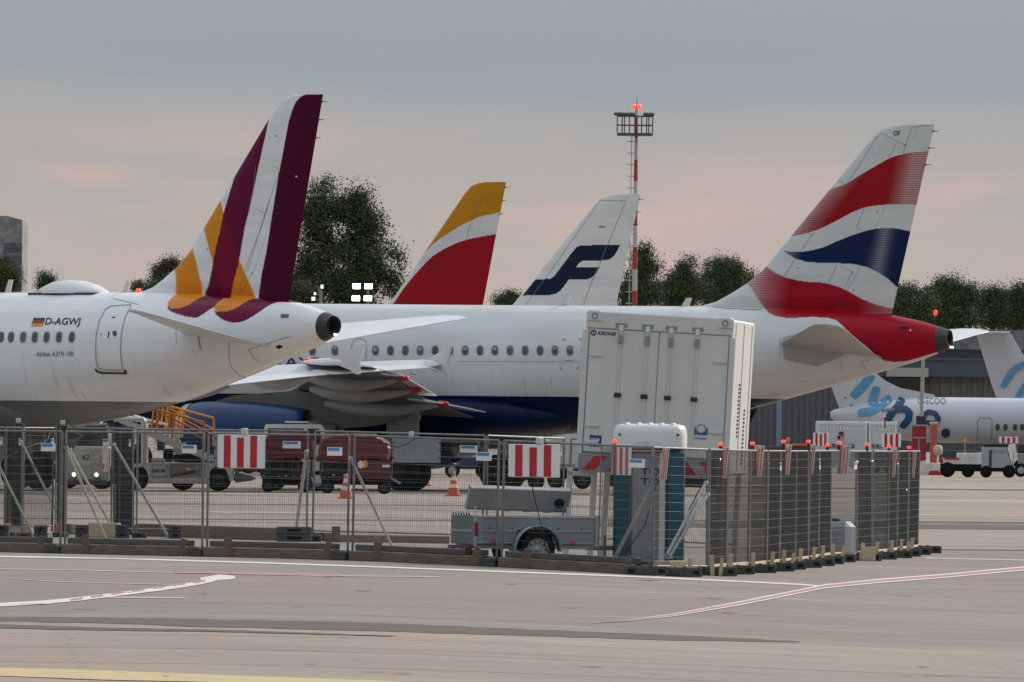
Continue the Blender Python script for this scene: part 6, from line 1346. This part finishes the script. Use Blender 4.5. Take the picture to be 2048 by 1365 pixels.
text_on('door_small_lettering', '0800 123', M_mark2, dr, lambda a, b: (-.16 + a * .32, -.064, .72 + b * .05)) if False else MB().box(-.14, .14, -.064, -.061, 1.16, 1.19).build('door_small_print', M_mark2, dr)
MB().box(-.30, .30, -.05, -.021, 1.99, 2.02).build('lintel', M_white, r)
# domed roof: rounded box with ribs
n = 10; V = []; RX, RY = .60, .66; prof_ = [(1.0, 2.045), (1.0, 2.26), (.985, 2.34), (.95, 2.40), (.90, 2.43), (.75, 2.445), (.0, 2.455)]
ring = []
for i in range(48):
    t = 2 * math.pi * i / 48; c, k = math.cos(t), math.sin(t); p_ = 5; a = math.copysign(abs(c) ** (2 / p_), c); b = math.copysign(abs(k) ** (2 / p_), k); ring.append((a * RX, b * RY))
for f_, z in prof_:
    for (a, b) in ring: V.append((a * f_, .5 + b * f_, z))
rf = MB().add(V, [(j * 48 + i, j * 48 + (i + 1) % 48, (j + 1) * 48 + (i + 1) % 48, (j + 1) * 48 + i) for j in range(len(prof_) - 1) for i in range(48)], True).build('roof', M_white, r)
for k in range(5): x = -.38 + k * .19; MB().cbox(x - .022, x + .022, -.05, 1.05, 2.38, 2.468, .012).build('roof_rib', M_white, rf)
for sx, m in ((-1, M_tlt), (1, M_navy)): MB().lathe([(.001, -.175), (.022, -.172), (.024, -.16)], 12, (sx * .48, 0, 2.27), 'Y').build('roof_bolt', m, rf)
aw = MB()
for i in range(10):
    t0, t1 = math.pi * i / 10, math.pi * (i + 1) / 10; aw.box(-.31 * math.cos(t0), -.31 * math.cos(t1) if i < 9 else .31, -.18, -.155, 2.06, 2.07 + .09 * math.sin((t0 + t1) / 2))
aw.build('air_vent', M_dirty, rf)
MB().cbox(-.58, .58, -.08, 1.15, 0, .115, .02).build('base', M_dgrey, r)
# white tank behind the mesh
x = ray(1672, 1000)[0] * 226; r = thing('water_tank', 'rounded white tank behind the mesh of the right run', 'tank', (x, 226, gz(x, 226)))
MB().cbox(-.42, .38, 0, .8, .06, .74, .1).build('tank', mat('tank_plastic', (.50, .51, .54), .5, 0, .08, 2), r); MB().cbox(-.40, .36, .02, .78, 0, .055, .01).build('pallet', M_woodl, r); MB().lathe([(.1, .74), (.1, .79), (.001, .80)], 14, (0, .4, 0)).build('cap', M_dgrey, r)

# ------------------------------------------------------------------ small car trailer
loc = GX(1072, 197.2); s = F / 197.2; TR = math.radians(17)
r = thing('car_trailer', 'small galvanised car trailer with open tilted lid behind the front fence', 'trailer', loc, TR)
M_tg = mat('trailer_panel_grey', (.34, .36, .38), .45, .25, .1, 3); M_tg2 = mat('trailer_frame_grey', (.46, .47, .48), .45, .4, .1, 4); M_bolt = M_dgrey
L2, W2 = 1.06, 1.25; zf, zt = .38, .85
MB().box(-L2 + .01, L2 - .01, .03, W2 - .03, zf, zf + .03).build('floor', M_tg, r)
for y in (0, W2 - .025):
    sdp = MB().cbox(-L2, L2, y, y + .025, zf, zt, .006)
    o = sdp.build('side_wall', M_tg, r)
    b = MB(); [b.cbox(-L2, L2, y - .014, y - .001, z, z + .018, .004) for z in (zf + .02, zf + .21, zt - .03)]; b.build('rib', M_tg2, o)
    for k in range(5): MB().lathe([(.001, -.012), (.012, -.010), (.013, 0)], 8, (-L2 + .25 + k * .4, y, zf + .27), 'Y').build('bolt', M_bolt, o)
M_tg3 = mat('trailer_end_shade_grey', (.20, .21, .22), .5, .2, .12, 3)  # end walls toned darker than the sides, shade held in the colour
for x in (-L2 - .02, L2): MB().cbox(x, x + .022, .0, W2, zf, zt, .006).build('end_wall', M_tg3, r)
MB().cbox(-L2 - .034, -L2 - .021, .03, W2 - .03, zf + .20, zf + .24, .004).build('tailgate_rib', M_tg2, r)
for k in range(5): MB().lathe([(.001, -.036), (.014, -.034), (.016, -.0215)], 8, (-L2, .2 + k * .2, zf + .22), 'X').build('tailgate_bolt', M_dgrey, r)
for x in (-L2, L2 - .03): MB().cbox(x - .012, x + .045, -.03, -.002, zf - .04, zt + .02, .006).build('corner_post', M_tg2, r)
for k in range(7): MB().tube((-L2 - .03, .15 + k * .15, zt + .0), (-L2 - .05, .15 + k * .15, zt + .05), .012, 6).build('lashing_hook', M_dgrey, r)
MB().cbox(-L2 - .08, -L2 - .025, .02, W2 - .02, zf - .20, zf - .02, .01).build('light_board', M_dgrey, r)
for y in (.12, W2 - .32): MB().cbox(-L2 - .1, -L2 - .081, y, y + .2, zf - .17, zf - .05, .006).build('tail_lamp', mat('tail_lamp_red', (.35, .02, .02), .35), r)
MB().cbox(-L2 - .095, -L2 - .081, .45, .78, zf - .15, zf - .07, .004).build('number_plate', M_white, r)
MB().cbox(-L2 + .0, -L2 + .06, -.045, -.031, zf + .14, zf + .36, .005).build('side_lamp', mat('side_lamp_red', (.30, .02, .02), .35), r)
for x in (-L2 + .36, L2 - .42): MB().cbox(x - .05, x + .05, -.03, -.015, zf + .02, zf + .07, .006).build('side_reflector', M_orange, r)
MB().box(-L2 + .05, L2 - .05, .05, W2 - .05, zf - .07, zf - .005).build('chassis', M_galv, r)
wx = -.02
tw = MB().lathe([(.19, -.08), (.275, -.085), (.30, -.05), (.30, .05), (.275, .085), (.19, .08)], 32, (wx, -.13, .30), 'Y').build('wheel', M_black, r)
MB().lathe([(.001, -.07), (.035, -.07), (.04, -.035), (.10, -.035), (.12, -.05), (.15, -.05), (.165, -.035), (.175, -.07), (.19, -.075), (.19, .06), (.001, .06)], 28, (wx, -.13, .30), 'Y').build('rim', mat('rim_silver', (.42, .43, .45), .45, .2, .1, 6), tw)
for k in range(10): t = 2 * math.pi * k / 10; MB().lathe([(.001, -.052), (.017, -.05)], 8, (wx + .135 * math.cos(t), -.13, .30 + .135 * math.sin(t)), 'Y').build('rim_hole', M_blackp, tw)
MB().lathe([(.19, -.08), (.275, -.085), (.30, -.05), (.30, .05), (.275, .085), (.19, .08)], 32, (wx, W2 + .13, .30), 'Y').build('wheel', M_black, r)
MB().tube((wx, -.1, .3), (wx, W2 + .1, .3), .035, 8).build('axle', M_dgrey, r)
V = []; 
for i in range(13):
    t = math.pi * (i / 12) * 1.04 - .06; 
    for (rr_, y) in ((.385, -.25), (.40, -.25), (.40, -.02), (.385, -.02)): V.append((wx - rr_ * math.cos(t), y, .30 + rr_ * math.sin(t)))
MB().add(V, [(j * 4 + i, j * 4 + (i + 1) % 4, (j + 1) * 4 + (i + 1) % 4, (j + 1) * 4 + i) for j in range(12) for i in range(4)], True).build('mudguard', mat('mudguard_grey', (.36, .42, .44), .4, .3, .1, 4), r)
MB().box(wx - .30, wx + .30, -.02, .03, .28, .62).build('wheel_well', M_blackp, r)
MB().cbox(L2, L2 + .75, W2 / 2 - .05, W2 / 2 + .05, zf - .09, zf - .01, .01).build('drawbar', M_galv, r); MB().lathe([(.001, 0), (.06, .01), (.06, .08), (.001, .1)], 12, (L2 + .78, W2 / 2, zf - .1)).build('coupling_head', mat('coupling_teal', (.3, .45, .45), .4), r)
MB().tube((L2 + .3, W2 / 2 - .1, .05), (L2 + .3, W2 / 2 - .1, .55), .025, 8).build('jockey_stand', M_galv, r)
lid = MB(); T = Matrix.Translation((0, .35, 1.12)) @ Matrix.Rotation(math.radians(-62), 4, 'X') @ Matrix.Rotation(math.radians(1.5), 4, 'Z')
lid.cbox(-L2 + .0, L2 - .45 + .08, -.19, .19, -.02, .0, .006, T)
for a in ((-L2, -L2 + .02, -.19, .19), (L2 - .39, L2 - .37, -.19, .19), (-L2, L2 - .37, -.19, -.17), (-L2, L2 - .37, .17, .19)): lid.box(a[0], a[1], a[2], a[3], .002, .09, T)
lo_ = lid.build('lid', M_tg2, r)
lr = MB(); lr.box(-L2 - .01, L2 - .36, .194, .21, -.03, .10, T); lr.build('lid_rim', M_tg2, lo_)
for x in (-.35, .0, .35): MB().path([T @ Vector((x - .07, .215, .04)), T @ Vector((x - .06, .25, .04)), T @ Vector((x + .06, .25, .04)), T @ Vector((x + .07, .215, .04))], .008, 5).build('lid_handle', M_tg2, lo_)
MB().lathe([(.001, -.02), (.07, -.01), (.09, .03), (.001, .05)], 12, tuple(T @ Vector((L2 - .55, .02, -.05))), 'Y').build('black_bag', M_black, lo_)
for x in (-L2 + .03, L2 - .5): MB().tube((x, .1, zt), (x + .05, .2, 1.0), .015, 6).build('lid_strut', M_tg2, r)
# hanging cables
def cable(P, label, m=M_blackp, rr_=.008):
    pts = []
    for a, b in zip(P, P[1:]):
        for k in range(5): pts.append(a.lerp(b, k / 5))
    pts.append(P[-1]); o = P[0]; r = MB().path([p - o for p in pts], rr_, 5).build('cable', m); r.location = o; return meta(r, label, 'cable', 'cables on the fence')
cable([PX(1064, 955, 194.5), PX(1066, 985, 194.5), PX(1075, 1020, 194.6), PX(1084, 1060, 194.7), PX(1090, 1090, 194.8), PX(1100, 1113, 194.9)], 'dark cable hanging down from the board over the trailer')
cable([PX(1061, 955, 194.5), PX(1052, 960, 194.6), PX(1040, 966, 195)], 'short dark cable left below the board over the trailer')
cable([PX(0, 919, 226), PX(30, 907, 227), PX(60, 893, 229), PX(92, 883, 230)], 'dark cable sagging across the left edge')
cable([PX(80, 888, 230), PX(90, 884, 230), PX(96, 879, 230), PX(100, 866, 230)], 'pale cable end beside the blue and white plate', mat('pale_cable', (.5, .5, .47), .5))
cable([PX(183, 917, 228), PX(195, 914, 228), PX(205, 906, 228), PX(214, 893, 228)], 'pale curved cable left of the brown column', MATS['pale_cable'])
cable([PX(48, 882, 229), PX(46, 870, 229), PX(50, 855, 229)], 'short pale cable between the left rear posts', MATS['pale_cable'])
cable([PX(833, 876, 229.9), PX(815, 888, 229.8), PX(795, 895, 229.8), PX(770, 890, 229.8), PX(757, 874, 229.8)], 'dark cable looping on the back board by the wheels')
cable([PX(1311, 975, 196), PX(1302, 1010, 196), PX(1290, 1050, 196), PX(1262, 1090, 196), PX(1248, 1110, 196)], 'black cable tangled on the thick corner brace')
cable([PX(1400, 952, 199), PX(1410, 965, 199), PX(1396, 985, 199), PX(1380, 1015, 199), PX(1368, 1050, 198.8)], 'thin dark cable hanging before the mesh right of the toilet')
